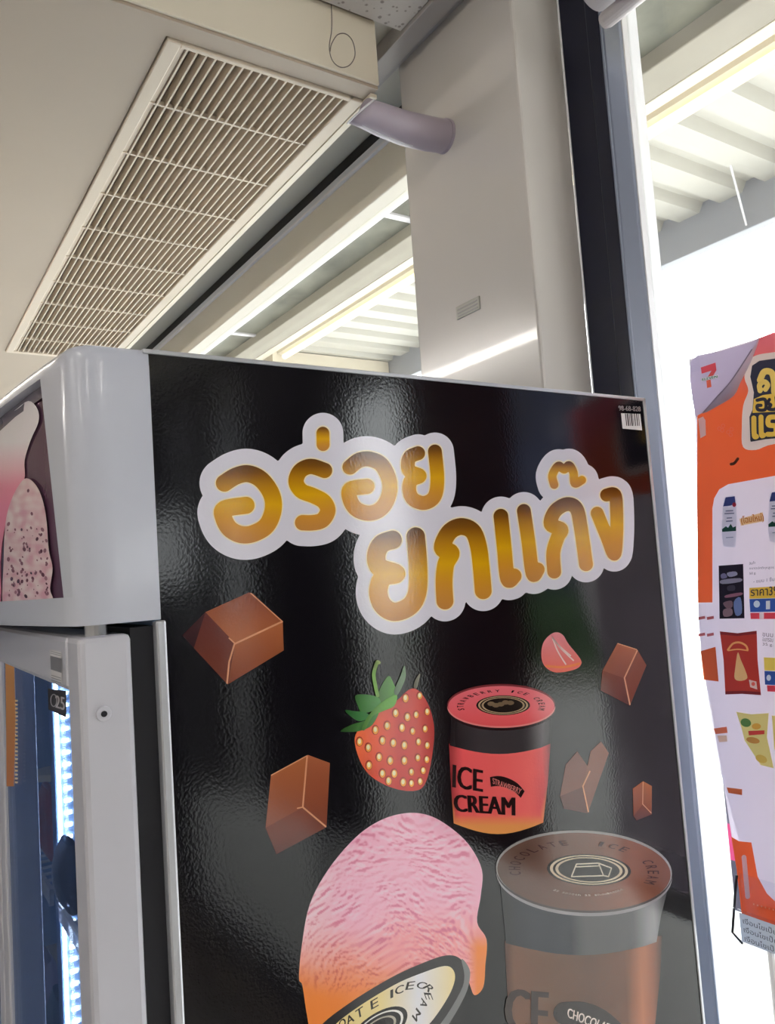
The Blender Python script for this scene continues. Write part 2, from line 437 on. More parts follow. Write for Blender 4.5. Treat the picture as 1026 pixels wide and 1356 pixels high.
# ------------------------------------------------------------------ ceiling grille
g = thing('ceiling_grille', 'long cream slatted air-conditioner grille set into the dropped ceiling', 'grille', (.74, 2.6, 2.8))
fr = MB()
fr.box(gx0+.003, .540, gy0+.003, gy1-.003, 2.793, 2.815).box(.938, gx1-.001, gy0+.003, gy1-.003, 2.792, 2.83)
fr.box(.540, .948, gy0+.003, gy0+.014, 2.793, 2.83).box(.540, .948, gy1-.03, gy1-.003, 2.793, 2.815)
obj('frame', fr, M['slat'], g, bevel=.002)
obj('side_strip', MB().box(.9725, .990, gy0-.03, gy1+3, 2.7905, 2.80), M['cream'], g, bevel=.001)
obj('backing', MB().box(.540, .948, gy0+.014, gy1-.03, 2.872, 2.88), M['gback'], g)
sl = MB(); sl.box(-.0022, .0022, gy0+.012, gy1-.03, 2.796, 2.826)
sme = None
for i in range(19):
    x = .557+i*.0204
    if sme is None:
        s0 = obj('slat', MB().box(-.0021, .0021, gy0+.012, gy1-.03, 2.796, 2.822), M['slat'], None)
        s0.parent = g; sme = s0.data; s = s0
        for v in sme.vertices: v.co -= Vector((0, 2.6, 2.8))
    else:
        s = bpy.data.objects.new('slat', sme); COL.objects.link(s); s.parent = g
    s.location = (x-.74, 0, 0)
obj('flap', MB().box(.541, .5525, gy0+.013, gy1-.03, 2.80, 2.808), M['slat'], g)
cme = None
for i in range(9):
    y = 1.674+i*.233
    if cme is None:
        s = obj('crossbar', MB().box(-.204, .200, -.003, .003, -.004, .006), M['slat'], None); s.parent = g; cme = s.data
    else:
        s = bpy.data.objects.new('crossbar', cme); COL.objects.link(s); s.parent = g
    s.location = (0.004, y-2.6, .0005)

# ------------------------------------------------------------------ roller blind
b = thing('roller_blind', 'rolled-up cream roller blind with grey bottom rail at top right window', 'blind', (1.2, .3, 2.8))
obj('roller_tube', MB().tube([(1.148, .912, 2.765), (1.148, -.7, 2.765)], .042, 28), M['rail'], b, smooth=True)
obj('cloth', MB().box(1.211, 1.214, -.7, .93, 2.765, 2.845), M['blind'], b)
obj('bottom_rail', MB().tube([(1.213, .945, 2.745), (1.213, .935, 2.745), (1.213, -.7, 2.745)], [.014, .0175, .0175], 20), M['rail'], b, smooth=False, bevel=0)

# ------------------------------------------------------------------ outside
struct('ground', MB().box(1.30, 40, -30, 40, -.15, -.05), M['pave'])
cp = thing('canopy', 'corrugated steel entrance canopy with concrete and cream beams outside the window', 'canopy', (2.0, 1, 3.0))
for k in range(-4, 6):
    ya = .80+1.51*k
    obj('soffit_panel', MB().box(1.325, 1.80, ya+.018, ya+1.492, 3.03, 3.12), M['conc'], cp)
    obj('joint_strip', MB().box(1.325, 1.79, ya-.016, ya+.016, 3.022, 3.10), M['white'], cp)
obj('concrete_beam', MB().box(1.75, 1.872, -6, 8.5, 2.985, 3.3), M['conc2'], cp, bevel=.004)
obj('purlin', MB().box(1.875, 1.925, -6, 8.5, 2.985, 3.05).box(1.925, 1.955, -6, 8.5, 3.03, 3.05), M['purlin'], cp, bevel=.003)
sheet = MB()
prof = []
for r in range(4):
    y = r*.185
    prof += [(y, 0), (y+.095, 0), (y+.115, .035), (y+.165, .035)]
prof.append((.74, 0))
rows = [[(0, a, b) for a, b in prof], [(.80, a, b) for a, b in prof]]
sheet.grid([[(x, a, b) for a, b in prof] for x in (0, .80)])
sheet.grid([[(x, a, b+.004) for a, b in prof] for x in (0, .80)])
rme = None
for k in range(-7, 11):
    if rme is None:
        s = obj('roof_sheet', sheet, M['deck'], None); s.parent = cp; rme = s.data
    else:
        s = bpy.data.objects.new('roof_sheet', rme); COL.objects.link(s); s.parent = cp
    s.location = (-.02, 1.60-.74+.74*k-1+.005, .04)
obj('edge_beam', MB().box(2.775, 2.83, -6, 8.5, 2.895, 3.16), M['steel'], cp, bevel=.004)
obj('cross_beam', MB().box(1.96, 2.77, 4.05, 4.20, 2.90, 3.035), M['purlin'], cp)
lt = thing('canopy_lamp', 'long warm lit tube lamp mounted under the outside canopy', 'lamp', (2.02, 1, 2.99))
obj('lamp_housing', MB().box(1.965, 2.06, -1, 4.0, 2.995, 3.025), M['purlin'], lt)
obj('tube', MB().tube([(2.0, -.98, 2.978), (2.0, 3.98, 2.978)], .016, 12), M['tubelamp'], lt, smooth=True)
obj('wire_stay', MB().tube([on('z', 3.03, 965, 218)+Vector((0, 0, .03)), on('x', 2.77, 988, 298)], .004, 6), M['white'], cp)

# ------------------------------------------------------------------ shop lamps
def batten(x, y, z, L, label):
    t = thing('batten_lamp', label, 'lamp', (x, y+L/2, z), 'shop ceiling lamps')
    obj('tray', MB().box(x-.05, x+.05, y, y+L, z-.02, z), M['white'], t)
    obj('diffuser', MB().tube([(x, y+.03, z-.04), (x, y+L-.03, z-.04)], .02, 12), M['lamp'], t, smooth=True)
batten(-.37, 2.5, 2.80, 1.6, 'long white batten lamp under the dropped ceiling left of grille')
for x, y, w in ((-.9, -1.2, 'left of the camera'), (-.9, -3.4, 'behind the camera'), (-2.6, -1.2, 'farther left of the camera'), (-2.6, -3.4, 'in the far rear corner'), (.45, -3.4, 'beside the rear window'), (-2.6, 3.0, 'under the dropped ceiling at far left')):
    batten(x, y, ZU-.012 if y < 1 else 2.80, 1.3, 'white batten lamp on the shop ceiling '+w)
# ------------------------------------------------------------------ freezer
YP = .8075; FX0, FX1, FY1, FZ = .241, 1.05, 2.10, 1.952
fz = thing('display_freezer', 'tall white display freezer with black printed side panel and glass doors', 'freezer', (.62, 1.45, 0))
cab = MB()
cab.box(FX0, FX1, YP+.004, YP+.05, .02, FZ-.004).box(FX0, FX1, FY1-.05, FY1, .02, FZ-.004)
cab.box(FX1-.05, FX1, YP+.05, FY1-.05, .02, FZ-.004).box(FX0, FX1-.05, YP+.05, FY1-.05, FZ-.30, FZ-.004)
cab.box(FX0, FX1-.05, YP+.05, FY1-.05, .02, .16)
cab.box(.25, .29, 1.43, 1.48, .16, FZ-.30)
obj('cabinet', cab, M['inner'], fz)
for x, y in ((.29, .86), (1.0, .86), (.29, 2.05), (1.0, 2.05)):
    obj('foot', MB().tube([(x, y, 0), (x, y, .025)], .02, 12), M['black'], fz)
sp = obj('side_panel', MB().box(.247, 1.0455, YP, YP+.0045, .10, FZ-.004), M['panelblk'], fz, label='glossy black printed side panel')
obj('front_trim', MB().box(.2405, .2515, YP-.003, YP+.012, .05, 1.667), M['silver'], fz, bevel=.0025, label='silver vertical edge trim')
obj('rear_trim', MB().box(1.0440, 1.0495, YP-.002, YP+.02, .05, FZ), M['silver'], fz, bevel=.001)
obj('top_trim', MB().box(.2405, 1.0495, YP-.002, YP+.02, FZ-.005, FZ), M['silver'], fz, bevel=.001)
obj('rear_strip', MB().box(1.0495, 1.0515, YP+.02, YP+.05, .05, FZ-.01), M['gasket'], fz)
obj('front_gasket', MB().box(.217, .241, YP+.008, YP+.03, .10, 1.662).box(.217, .241, YP+.03, FY1-.01, 1.655, 1.662), M['gasket'], fz, label='dark rubber gasket')

# --- side print: everything lies on the panel, layer by layer
def on_panel(x, y, layer=0): return on('y', YP-.0003-.00012*layer, x, y)
KP = 1.15
def c_(r, g, b, k=1.0): return rgb(r, g, b, KP*k)
def art(name): return Art(on_panel)
WHITE = c_(216, 214, 228); EDGE = c_(246, 226, 190)
def gold(y0, y1):
    st = [(0, c_(92, 56, 14)), (.10, c_(122, 76, 14)), (.28, c_(184, 128, 14)), (.50, c_(216, 162, 8)), (.72, c_(206, 144, 40)), (1, c_(190, 130, 66))]
    return lambda x, y: ramp(st, (y-y0)/(y1-y0))
T1 = crop(240, 530, 3.206); T2 = crop(460, 560, 2.565)
LET = [  # strokes, radius (px), outline radius (px)
 (T1([(183, 352), (232, 322), (285, 312), (340, 338), (383, 400), (390, 465), (362, 532), (305, 566), (252, 570), (205, 545), (180, 500), (183, 462), (275, 446)]), 11.3, 33),
 (T1([(608, 298), (550, 281), (505, 300), (487, 345), (510, 385), (560, 405), (605, 430), (622, 468), (600, 508), (560, 520), (515, 520)]), 10.2, 31),
 (T1([(601, 140), (602, 188)]), 8.6, 27),
 (T1([(716, 284), (755, 255), (800, 250), (848, 272), (880, 330), (884, 388), (865, 440), (830, 472), (785, 479), (740, 460), (716, 420), (718, 378), (788, 366)]), 10.0, 30),
 (T2([(240, 103), (213, 115), (205, 140), (212, 165), (245, 180), (216, 195), (210, 228), (222, 258), (255, 272), (285, 262), (301, 235), (305, 180), (297, 97)]), 9.2, 25),
 (T2([(153, 397), (115, 412), (98, 450), (108, 490), (165, 512), (120, 525), (105, 575), (120, 620), (160, 642), (212, 622), (237, 575), (240, 490), (232, 386)]), 12.2, 30),
 (T2([(331, 605), (328, 540), (334, 480), (352, 442), (322, 424), (345, 372), (385, 352), (425, 368), (445, 420), (455, 500), (461, 570)]), 11.2, 27),
 (T2([(521, 317), (532, 420), (544, 530), (566, 520)]), 9.8, 26),
 (T2([(599, 299), (614, 400), (629, 512), (646, 498)]), 9.2, 25),
 (T2([(702, 505), (699, 440), (714, 388), (726, 362), (690, 344), (705, 300), (745, 276), (778, 292), (793, 360), (810, 480)]), 9.2, 24),
 (T2([(702, 210), (696, 178), (716, 146), (736, 158), (752, 144), (767, 168), (772, 205), (796, 194)]), 5.6, 22),
 (T2([(880, 245), (908, 244), (914, 300), (914, 380), (906, 446), (880, 385), (848, 307)]), 8.6, 23),
]
a = art('o'); caps = [(smooth_poly(pts, 5, False) if len(pts) > 2 else pts, ro) for pts, r, ro in LET]
for x, y, r in ((470, 680, 22), (560, 660, 24), (400, 660, 20), (600, 690, 18), (680, 690, 20), (760, 700, 22), (540, 690, 20), (500, 720, 18), (640, 740, 16), (718, 740, 14), (775, 690, 16), (800, 720, 10)): caps.append(([(x, y), (x+.5, y)], r))
a.sdf(caps, WHITE, 1, 2.0)
obj('lettering_backing', a, M['print'], sp, label='white outline behind the gold Thai lettering')
for pts, r, ro in LET:
    a = art('l'); ys = [p[1] for p in pts]; y0, y1 = min(ys)-r, max(ys)+r; q = smooth_poly(pts, 6, False) if len(pts) > 2 else pts
    a.sdf([(q, r+1.5)], EDGE, 2, 1.3); a.sdf([(q, r)], gold(y0, y1), 3, 1.3)
    obj('letter', a, M['print'], sp)

# chocolate pieces
def choc(name, sc, faces, lines, label=None):
    a = art(name)
    for k, (poly, c0, c1) in enumerate(faces):
        lay = 1+.4*k
        q = sc(poly); xs = [p[0] for p in q]; ys = [p[1] for p in q]
        def f(x, y, c0=c0, c1=c1, ys=ys): return mix(c0, c1, (y-min(ys))/(max(ys)-min(ys)))
        a.poly(q, f, lay, 6)
    for ln, w in lines: a.stroke(sc(ln), w, c_(214, 150, 112), 3.2, smooth=False, disc=8)
    return obj('chocolate_print', a, M['print'], sp)
C1 = crop(230, 770, 3.57); C2 = crop(640, 820, 3.946)
cA, cB, cC, cD, cE = c_(128, 66, 48), c_(164, 92, 62), c_(172, 100, 62), c_(120, 56, 36), c_(88, 38, 34)
choc('a', C1, [([(40, 255), (150, 145), (190, 200), (97, 316)], c_(66, 28, 32), c_(44, 20, 26)),
 ([(150, 145), (355, 52), (375, 58), (515, 190), (290, 292)], cA, cC), ([(290, 292), (515, 190), (520, 326), (255, 487)], cC, cD), ([(150, 145), (290, 292), (255, 487), (95, 315)], c_(96, 44, 40), c_(110, 52, 36))],
 [([(365, 56), (512, 188)], .7), ([(512, 190), (290, 294)], 1.2), ([(288, 292), (262, 380), (252, 480)], 1.1), ([(288, 292), (262, 268)], .9)])
choc('b', C1, [([(460, 915), (635, 820), (610, 1067), (434, 1165)], cC, cA), ([(635, 820), (738, 858), (722, 1162), (610, 1067)], cB, cD), ([(434, 1165), (610, 1067), (722, 1162), (485, 1290)], cA, cE)],
 [([(630, 830), (610, 1066)], 1.1), ([(610, 1067), (718, 1158)], 1.1), ([(462, 916), (630, 824)], .7), ([(610, 1067), (585, 1072)], .8)])
choc('c', C2, [([(700, 125), (805, 160), (735, 308), (622, 268)], cB, cA), ([(805, 160), (852, 240), (765, 452), (735, 308)], cA, cD), ([(622, 268), (735, 308), (765, 452), (612, 372)], cD, cE)],
 [([(803, 165), (737, 306)], .9), ([(737, 308), (765, 445)], .9), ([(702, 127), (800, 158)], .6)])
choc('d', C2, [([(430, 760), (490, 690), (560, 790), (520, 875), (400, 925)], c_(112, 62, 50), c_(120, 70, 56)), ([(560, 690), (615, 638), (655, 700), (545, 1015), (520, 875)], c_(128, 74, 56), c_(120, 70, 56)), ([(400, 925), (520, 875), (545, 1015), (420, 990)], c_(96, 50, 42), c_(90, 46, 40))],
 [([(556, 795), (520, 872)], .9), ([(520, 874), (548, 1005)], .9)])
choc('e', C2, [([(780, 885), (834, 846), (832, 966), (784, 1030)], cB, cD), ([(834, 846), (880, 872), (879, 1020), (832, 966)], cC, cD), ([(784, 1030), (832, 966), (879, 1020), (800, 1052)], cD, cE)],
 [([(834, 852), (832, 965)], .6), ([(832, 966), (876, 1012)], .6)])
# strawberry slice
a = art('s'); q = smooth_poly(C2([(340, 88), (378, 68), (415, 82), (445, 130), (505, 205), (508, 240), (470, 265), (380, 278), (325, 250), (303, 200), (310, 130)]), 4)
a.poly(q, lambda x, y: mix(c_(226, 138, 150), c_(222, 96, 84), (y-840)/50), 1, 5)
for e in ((455, 190), (470, 215), (430, 235)): a.stroke(C2([(360, 95), ((360+e[0])/2-8, (95+e[1])/2), e]), .9, c_(248, 206, 206), 2, disc=8)
a.stroke(C2([(330, 245), (420, 250), (500, 232)]), 1.6, c_(226, 120, 70), 2, disc=8)
obj('strawberry_slice_print', a, M['print'], sp)
# strawberry
S = crop(440, 860, 3.206); a = art('s')
body = smooth_poly(S([(95, 375), (130, 320), (190, 265), (275, 215), (330, 168), (372, 180), (412, 245), (432, 335), (425, 440), (405, 540), (375, 592), (310, 600), (230, 578), (155, 530), (112, 460)]), 5)
def sb(x, y):
    t = (x-470)/105.0; v = (y-915)/130.0
    base = ramp([(0, c_(238, 112, 66)), (.25, c_(232, 96, 64)), (.55, c_(196, 54, 48)), (.8, c_(204, 70, 60)), (1, c_(176, 50, 46))], t)
    return mix(base, c_(198, 40, 30), max(0, v-.55)*1.4)
a.poly(body, sb, 1, 5)
for x, y in ((310, 205), (370, 195), (402, 262), (355, 275), (318, 285), (268, 268), (232, 322), (182, 340), (340, 345), (295, 330), (393, 335), (115, 390), (212, 385), (258, 395), (152, 415), (305, 405), (365, 390), (402, 405), (198, 455), (245, 470), (305, 470), (362, 458), (400, 465), (155, 490), (212, 525), (262, 525), (335, 518), (385, 512), (300, 562), (335, 566), (238, 556), (372, 558)):
    (px, py), = S([(x, y)]); k = 1.0 if x < 330 else .85
    a.ell(px, py+.3, 4.8*k, 6.6*k, c_(150, 40, 34), 2, n=16); a.ell(px+.4, py+.8, 3.7*k, 5.4*k, c_(240, 158, 64), 3, n=16); a.ell(px, py, 2.2*k, 3.5*k, c_(252, 226, 176), 4, n=14)
lf = [([(190, 205), (208, 155), (240, 112), (262, 150), (272, 180), (250, 222), (205, 230)], (86, 150, 62)), ([(98, 196), (150, 192), (195, 205), (205, 235), (170, 262), (125, 268), (108, 240)], (78, 146, 70)),
      ([(54, 258), (95, 262), (135, 266), (160, 285), (120, 305), (85, 290)], (60, 128, 64)), ([(34, 347), (85, 318), (140, 300), (200, 255), (170, 320), (120, 345), (80, 350)], (64, 120, 52)),
      ([(262, 175), (290, 110), (305, 68), (312, 110), (300, 150), (275, 195)], (120, 150, 118)), ([(345, 160), (352, 130), (372, 102), (366, 140), (358, 165)], (130, 126, 110)),
      ([(125, 335), (150, 285), (190, 240), (240, 205), (275, 195), (262, 240), (215, 262), (170, 285), (140, 340)], (104, 172, 66))]
for i, (q, cl_) in enumerate(lf):
    q = smooth_poly(S(q), 4); xs = [p[0] for p in q]
    a.poly(q, lambda x, y, c=cl_, xs=xs: mix(c_(*[int(v*.7) for v in c]), c_(*c), (x-min(xs))/(max(xs)-min(xs))), 4+i, 4)
a.stroke(S([(192, 195), (182, 150), (176, 105), (188, 58)]), 2.4, c_(120, 168, 80), 12, disc=10)
a.stroke(S([(180, 80), (190, 54), (198, 56)]), 2.2, c_(150, 170, 100), 12, disc=10)
obj('strawberry_print', a, M['print'], sp, label='red strawberry with green leaves')

# pink cup
def cup(sc, k, lid, rxy, rot, lidc, rim, band, body, bodyc, emb):
    a = Art(on_panel)
    a.poly(sc(body), bodyc, 1, 7)
    a.poly(sc(band[0]), band[1], 2, 7)
    (cx, cy), = sc([lid]); rx, ry = rxy[0]/k, rxy[1]/k
    a.ell(cx, cy+5, rx*1.0, ry*1.03, rim[0], 3, rot, 64)
    a.ell(cx, cy+2.2, rx*1.0, ry*1.0, rim[1], 4, rot, 64)
    a.ell(cx, cy-1, rx*1.0, ry*1.0, rim[2], 5, rot, 64)
    a.ell(cx, cy+.8, rx*.985, ry*.97, lidc, 6, rot, 64, 5)
    (ex, ey), = sc([emb[0]]); e1, e2 = emb[1]/k, emb[2]/k
    for m, cc_ in ((1, c_(30, 24, 22)), (.93, emb[3]), (.86, c_(34, 26, 24)), (.80, emb[3]), (.73, c_(30, 24, 22))):
        a.ell(ex, ey, e1*m, e2*m, cc_, 7+int((1-m)*20), rot, 48)
    return a, (cx, cy, rx, ry), (ex, ey, e1, e2)
def pinkbody(x, y):
    t = (x-597)/132.0
    c0 = ramp([(0, c_(150, 50, 54)), (.10, c_(226, 88, 92)), (.45, c_(232, 96, 96)), (.8, c_(238, 108, 106)), (.93, c_(214, 80, 84)), (1, c_(110, 40, 46))], t)
    return mix(c0, c_(226, 150, 84), (y-1078)/16)
arc = lambda x0, x1, y, d, n=12: [(x0+(x1-x0)*i/n, y+d*math.sin(math.pi*i/n)) for i in range(n+1)]
bodyp = [(495, 400)]+[(926, 400)]+[(915, 560), (895, 735)]+arc(890, 515, 738, 46)[1:]+[(505, 600)]
bandp = [(505, 270), (930, 270), (925, 400)]+arc(920, 498, 408, 36)[1:]
a, L, E_ = cup(S, 3.206, (717, 238), (229, 88), 0.0, lambda x, y: mix(c_(226, 112, 124), c_(222, 84, 88), (y-905)/55), (c_(40, 20, 24), c_(226, 130, 130), c_(120, 46, 52)),
    (bandp, lambda x, y: ramp([(0, c_(26, 22, 26)), (.3, c_(58, 54, 58)), (.75, c_(52, 48, 52)), (.93, c_(92, 88, 92)), (1, c_(30, 28, 30))], (x-597)/132.0)), bodyp, pinkbody, ((725, 237), 114, 42, c_(176, 150, 120)))
INK = c_(34, 18, 20)
a.arctext('STRAWBERRY ICE CREAM', L[0], L[1]+1, L[2]*.76, L[3]*.74, 197, -17, 8.4, 5.4, INK, 11)
def tx(sc, tl, tr, bl, br): return sc([tl, tr, bl, br])
a.quadtext('ICE', *tx(S, (514, 488), (637, 512), (512, 586), (636, 606)), INK, 5, .028)
a.quadtext('CREAM', *tx(S, (516, 616), (773, 628), (522, 688), (773, 706)), INK, 5, .028)
ba = smooth_poly([(669, 542), (705, 537), (745, 546), (785, 568), (816, 602)], 5, False); bb = smooth_poly([(800, 630), (770, 602), (735, 586), (700, 580), (673, 583)], 5, False)
a.poly(S(ba+bb), INK, 5)
a.quadtext('STRAWBERRY', *tx(S, (680, 545), (806, 592), (682, 570), (796, 616)), c_(206, 120, 116), 6, .01)
for i in range(5):
    t = i/5; a.ell(E_[0]+(t-.5)*E_[2]*.9, E_[1]-2+2*math.sin(7*t), 5, 3, c_(120, 100, 78), 14, n=10)
obj('ice_cream_cup_print', a, M['print'], sp, label='printed pink strawberry ice cream cup')

# chocolate cup
B = crop(620, 1080, 3.018)
def brbody(x, y):
    t = (x-668)/208.0
    return ramp([(0, c_(70, 44, 36)), (.06, c_(116, 78, 60)), (.3, c_(104, 72, 54)), (.55, c_(96, 66, 52)), (.78, c_(108, 68, 50)), (.88, c_(176, 108, 76)), (.95, c_(140, 84, 62)), (1, c_(50, 34, 30))], t)
bodyp = [(145, 500), (775, 480), (768, 620), (740, 900), (720, 1100)]+arc(715, 175, 1120, 60)[1:]+[(160, 800)]
bandp = [(125, 250), (800, 280), (770, 400), (752, 505)]+arc(752, 150, 510, 48)[1:]+[(140, 400)]
a, L, E_ = cup(B, 3.018, (462, 222), (352, 160), .045, lambda x, y: ramp([(0, c_(92, 70, 62)), (.5, c_(112, 78, 66)), (.8, c_(136, 84, 66)), (1, c_(112, 66, 52))], (x-660)/225), (c_(150, 146, 150), c_(70, 60, 60), c_(150, 148, 148)),
    (bandp, lambda x, y: ramp([(0, c_(40, 40, 44)), (.2, c_(46, 50, 60)), (.42, c_(42, 46, 56)), (.5, c_(86, 86, 88)), (.8, c_(84, 84, 88)), (.93, c_(150, 150, 154)), (1, c_(60, 60, 64))], (x-666)/215.0)), bodyp, brbody, ((482, 217), 168, 63, c_(206, 190, 166)))
a.arctext('CHOCOLATE  ICE  CREAM', L[0], L[1], L[2]*.79, L[3]*.71, 196, -22, 15, 9.6, c_(62, 34, 34), 13, .045)
a.arctext('as smooth as indulgence', L[0], L[1], L[2]*.60, L[3]*.60, 236, 318, 5, 3.2, c_(196, 180, 170), 13, .045, inward=True)
for q in ([(412, 244), (432, 194), (520, 190), (540, 240), (412, 244)], [(520, 190), (572, 210), (560, 244), (540, 240)], [(432, 205), (520, 201)]):
    a.stroke(B(q), .8, c_(206, 196, 180), 14, smooth=False, disc=6)
a.quadtext('CE', *tx(B, (152, 690), (316, 704), (152, 862), (312, 880)), c_(52, 36, 34), 5, .03)
a.quadtext('CREAM', *tx(B, (160, 910), (560, 925), (165, 1060), (555, 1075)), c_(52, 36, 34), 5, .02)
a.stroke(B([(385, 790), (455, 790), (520, 815), (575, 860)]), 15, c_(42, 32, 32), 5, disc=4)
a.quadtext('CHOCOLATE', *tx(B, (398, 768), (590, 842), (396, 806), (570, 876)), c_(220, 206, 200), 6, .015)
obj('ice_cream_cup_print', a, M['print'], sp, label='printed brown chocolate ice cream cup')

# pink scoop over a tilted lid
G = crop(380, 1060, 3.664); a = art('g')
out = smooth_poly(G([(58, 860), (72, 700), (110, 505), (200, 335), (330, 182), (450, 98), (570, 62), (680, 70), (780, 122), (880, 212), (945, 335), (940, 460), (922, 590), (968, 675), (962, 800), (952, 905), (910, 945), (885, 890), (850, 790), (780, 850), (650, 900), (400, 1000), (230, 1200), (130, 1180), (98, 1050), (75, 900)]), 5)
def sst(a, b, t): t = max(0, min(1, (t-a)/(b-a))); return t*t*(3-2*t)
def scoop(x, y):
    u = (x-380)*3.664; v = (y-1060)*3.664
    n0 = noise.noise(Vector((u/300, v/300, 3.1)))
    ang = -.62 + .50*(u-150)/700 + .25*n0
    p = (u*math.cos(ang)+v*math.sin(ang))/58.0; q = (-u*math.sin(ang)+v*math.cos(ang))/17.0
    def hf(q): return noise.noise(Vector((p, q, .7)))+.6*noise.noise(Vector((p*2.3, q*1.9, 5.0)))+.5*noise.noise(Vector((p*.45, q*.5, 9.0)))
    r = hf(q); sl_ = hf(q+.35)-hf(q-.35)
    t = sst(560, 1010, v+.25*(420-u)*(1 if u < 420 else .25)+40*n0)
    t = max(t, sst(820, 930, u)*sst(560, 720, v))
    base = mix(c_(240, 180, 204), c_(236, 136, 66), t)
    base = mix(base, c_(240, 150, 150), sst(450, 700, v)*sst(300, 600, u)*(1-t)*.8)
    base = mix(base, c_(244, 204, 214), (1-sst(80, 330, u))*(1-t)*.8)
    cre = mix(c_(214, 112, 146), c_(206, 92, 58), t)
    e = min(1, max(0, (930-u)/60))*(1-sst(880, 960, v))*(.35+.65*sst(.0, .5, noise.noise(Vector((u/150, v/150, 8)))+.35))
    return mix(mix(base, cre, sst(.12, .55, sl_)*.8*e), c_(250, 218, 228), sst(.12, .6, -sl_)*.5*e*(1-t))
a.poly(out, scoop, 1, 1.5)
rim = smooth_poly(G([(150, 1110), (300, 985), (500, 862), (650, 792), (770, 752), (840, 768), (880, 840), (860, 940), (740, 1110), (600, 1250), (300, 1300), (130, 1240)]), 5)
a.poly(rim, c_(52, 50, 52), 2)
a.poly(smooth_poly(G([(846, 770), (876, 800), (888, 850), (862, 950), (760, 1120), (640, 1240), (600, 1240), (740, 1090), (840, 930), (860, 850)]), 4), c_(120, 120, 122), 3)
lidp = smooth_poly(G([(215, 1110), (330, 1012), (520, 895), (660, 835), (765, 803), (808, 825), (812, 880), (775, 965), (690, 1085), (560, 1210), (320, 1250), (190, 1210)]), 5)
a.poly(lidp, lambda x, y: mix(c_(232, 212, 150), c_(226, 226, 234), 1-min(1, abs((x-380)*3.664-640)/180)) if (y-1060)*3.664 < 1100 else c_(226, 226, 234), 4, 6)
for ch, x, y, h, w, an in (('O', 268, 1082, 44, 40, -40), ('L', 215, 1120, 44, 40, -45), ('A', 305, 1062, 46, 42, -38), ('T', 352, 1030, 48, 42, -34), ('E', 424, 985, 48, 40, -30), ('I', 508, 938, 46, 14, -24), ('C', 545, 918, 46, 42, -18), ('E', 598, 898, 46, 38, -8), ('C', 652, 896, 44, 38, 18), ('R', 690, 912, 44, 38, 40), ('E', 686, 950, 40, 34, 70), ('A', 664, 985, 42, 38, 100), ('M', 628, 1040, 42, 46, 118)):
    ca_, sa_ = math.cos(math.radians(an)), math.sin(math.radians(an)); sk = .35
    def fn(u, v, x=x, y=y, h=h, w=w, ca_=ca_, sa_=sa_):
        dx = (u-.5)*w + (v-.5)*h*sk; dy = -(v-.5)*h*.8
        return G([(x+dx*ca_-dy*sa_, y+dx*sa_+dy*ca_)])[0]
    a.glyphs(ch, fn, c_(50, 46, 44), 5, .02)
(ex, ey), = G([(440, 1115)])
for m, cc_, l in ((1, c_(34, 30, 30), 5), (.86, c_(226, 224, 220), 6), (.78, c_(34, 30, 30), 7), (.62, c_(180, 174, 160), 8), (.54, c_(34, 30, 30), 9)):
    a.ell(ex, ey, 46*m, 21*m, cc_, l, -.62, 40)
obj('ice_cream_scoop_print', a, M['print'], sp, label='printed pink ice cream scoop melting over a tilted lid')
# barcode
K = crop(780, 510, 8.55); a = art('k')
a.poly(K([(360, 318), (578, 326), (600, 512), (378, 492)]), c_(226, 222, 226), 1)
for x, w in ((405, 10), (425, 14), (448, 8), (466, 14), (486, 6), (505, 10), (530, 10), (552, 6)):
    a.poly(K([(x, 322), (x+w, 322.5), (x+w+16, 462), (x+16, 460)]), c_(58, 50, 58), 2)
a.quadtext('98-68-828', *tx(K, (330, 232), (580, 242), (338, 288), (584, 298)), c_(150, 142, 146), 1, .02)
obj('barcode_label', a, M['print'], sp, label='small white barcode')

# --- header light box, bowed front
HZ0, HZ1 = 1.668, 1.952
YC = (YP+FY1)/2; HW = (FY1-YP)/2
def front(y):
    t = (y-YC)/HW; return .1125 + .0555*t*t
prof = []
R = .028
for y in [YP+.012+ (FY1-YP-.024)*i/40 for i in range(41)]: prof.append((front(y), y))
FX0 = .2465
near = [(FX0, YP-.001), (.205, YP-.001), (.188, YP), (.1765, YP+.003), (.170, YP+.0075)]
far = [(x, YP+FY1-y) for x, y in near[::-1]]
full = near + prof + far
def hband(z0, z1, idx0=0, idx1=None):
    seg = full[idx0:idx1]
    return [[(x, y, z0) for x, y in seg], [(x, y, z1) for x, y in seg]]
h = MB()
def solid_band(h, seg, z0, z1, th=.014):
    ins = []
    for x, y in seg: ins.append((min(FX0, x+th), min(max(y, YP+th), FY1-th)))
    n = len(seg); v = [(x, y, z0) for x, y in seg]+[(x, y, z1) for x, y in seg]+[(x, y, z0) for x, y in ins]+[(x, y, z1) for x, y in ins]
    f = []
    for i in range(n-1):
        f += [(i, i+1, n+i+1, n+i), (2*n+i, 3*n+i, 3*n+i+1, 2*n+i+1), (n+i, n+i+1, 3*n+i+1, 3*n+i), (i, 2*n+i, 2*n+i+1, i+1)]
    h.add(v, f)
ZB, ZT = 1.697, 1.934
solid_band(h, full, HZ0, ZB); 
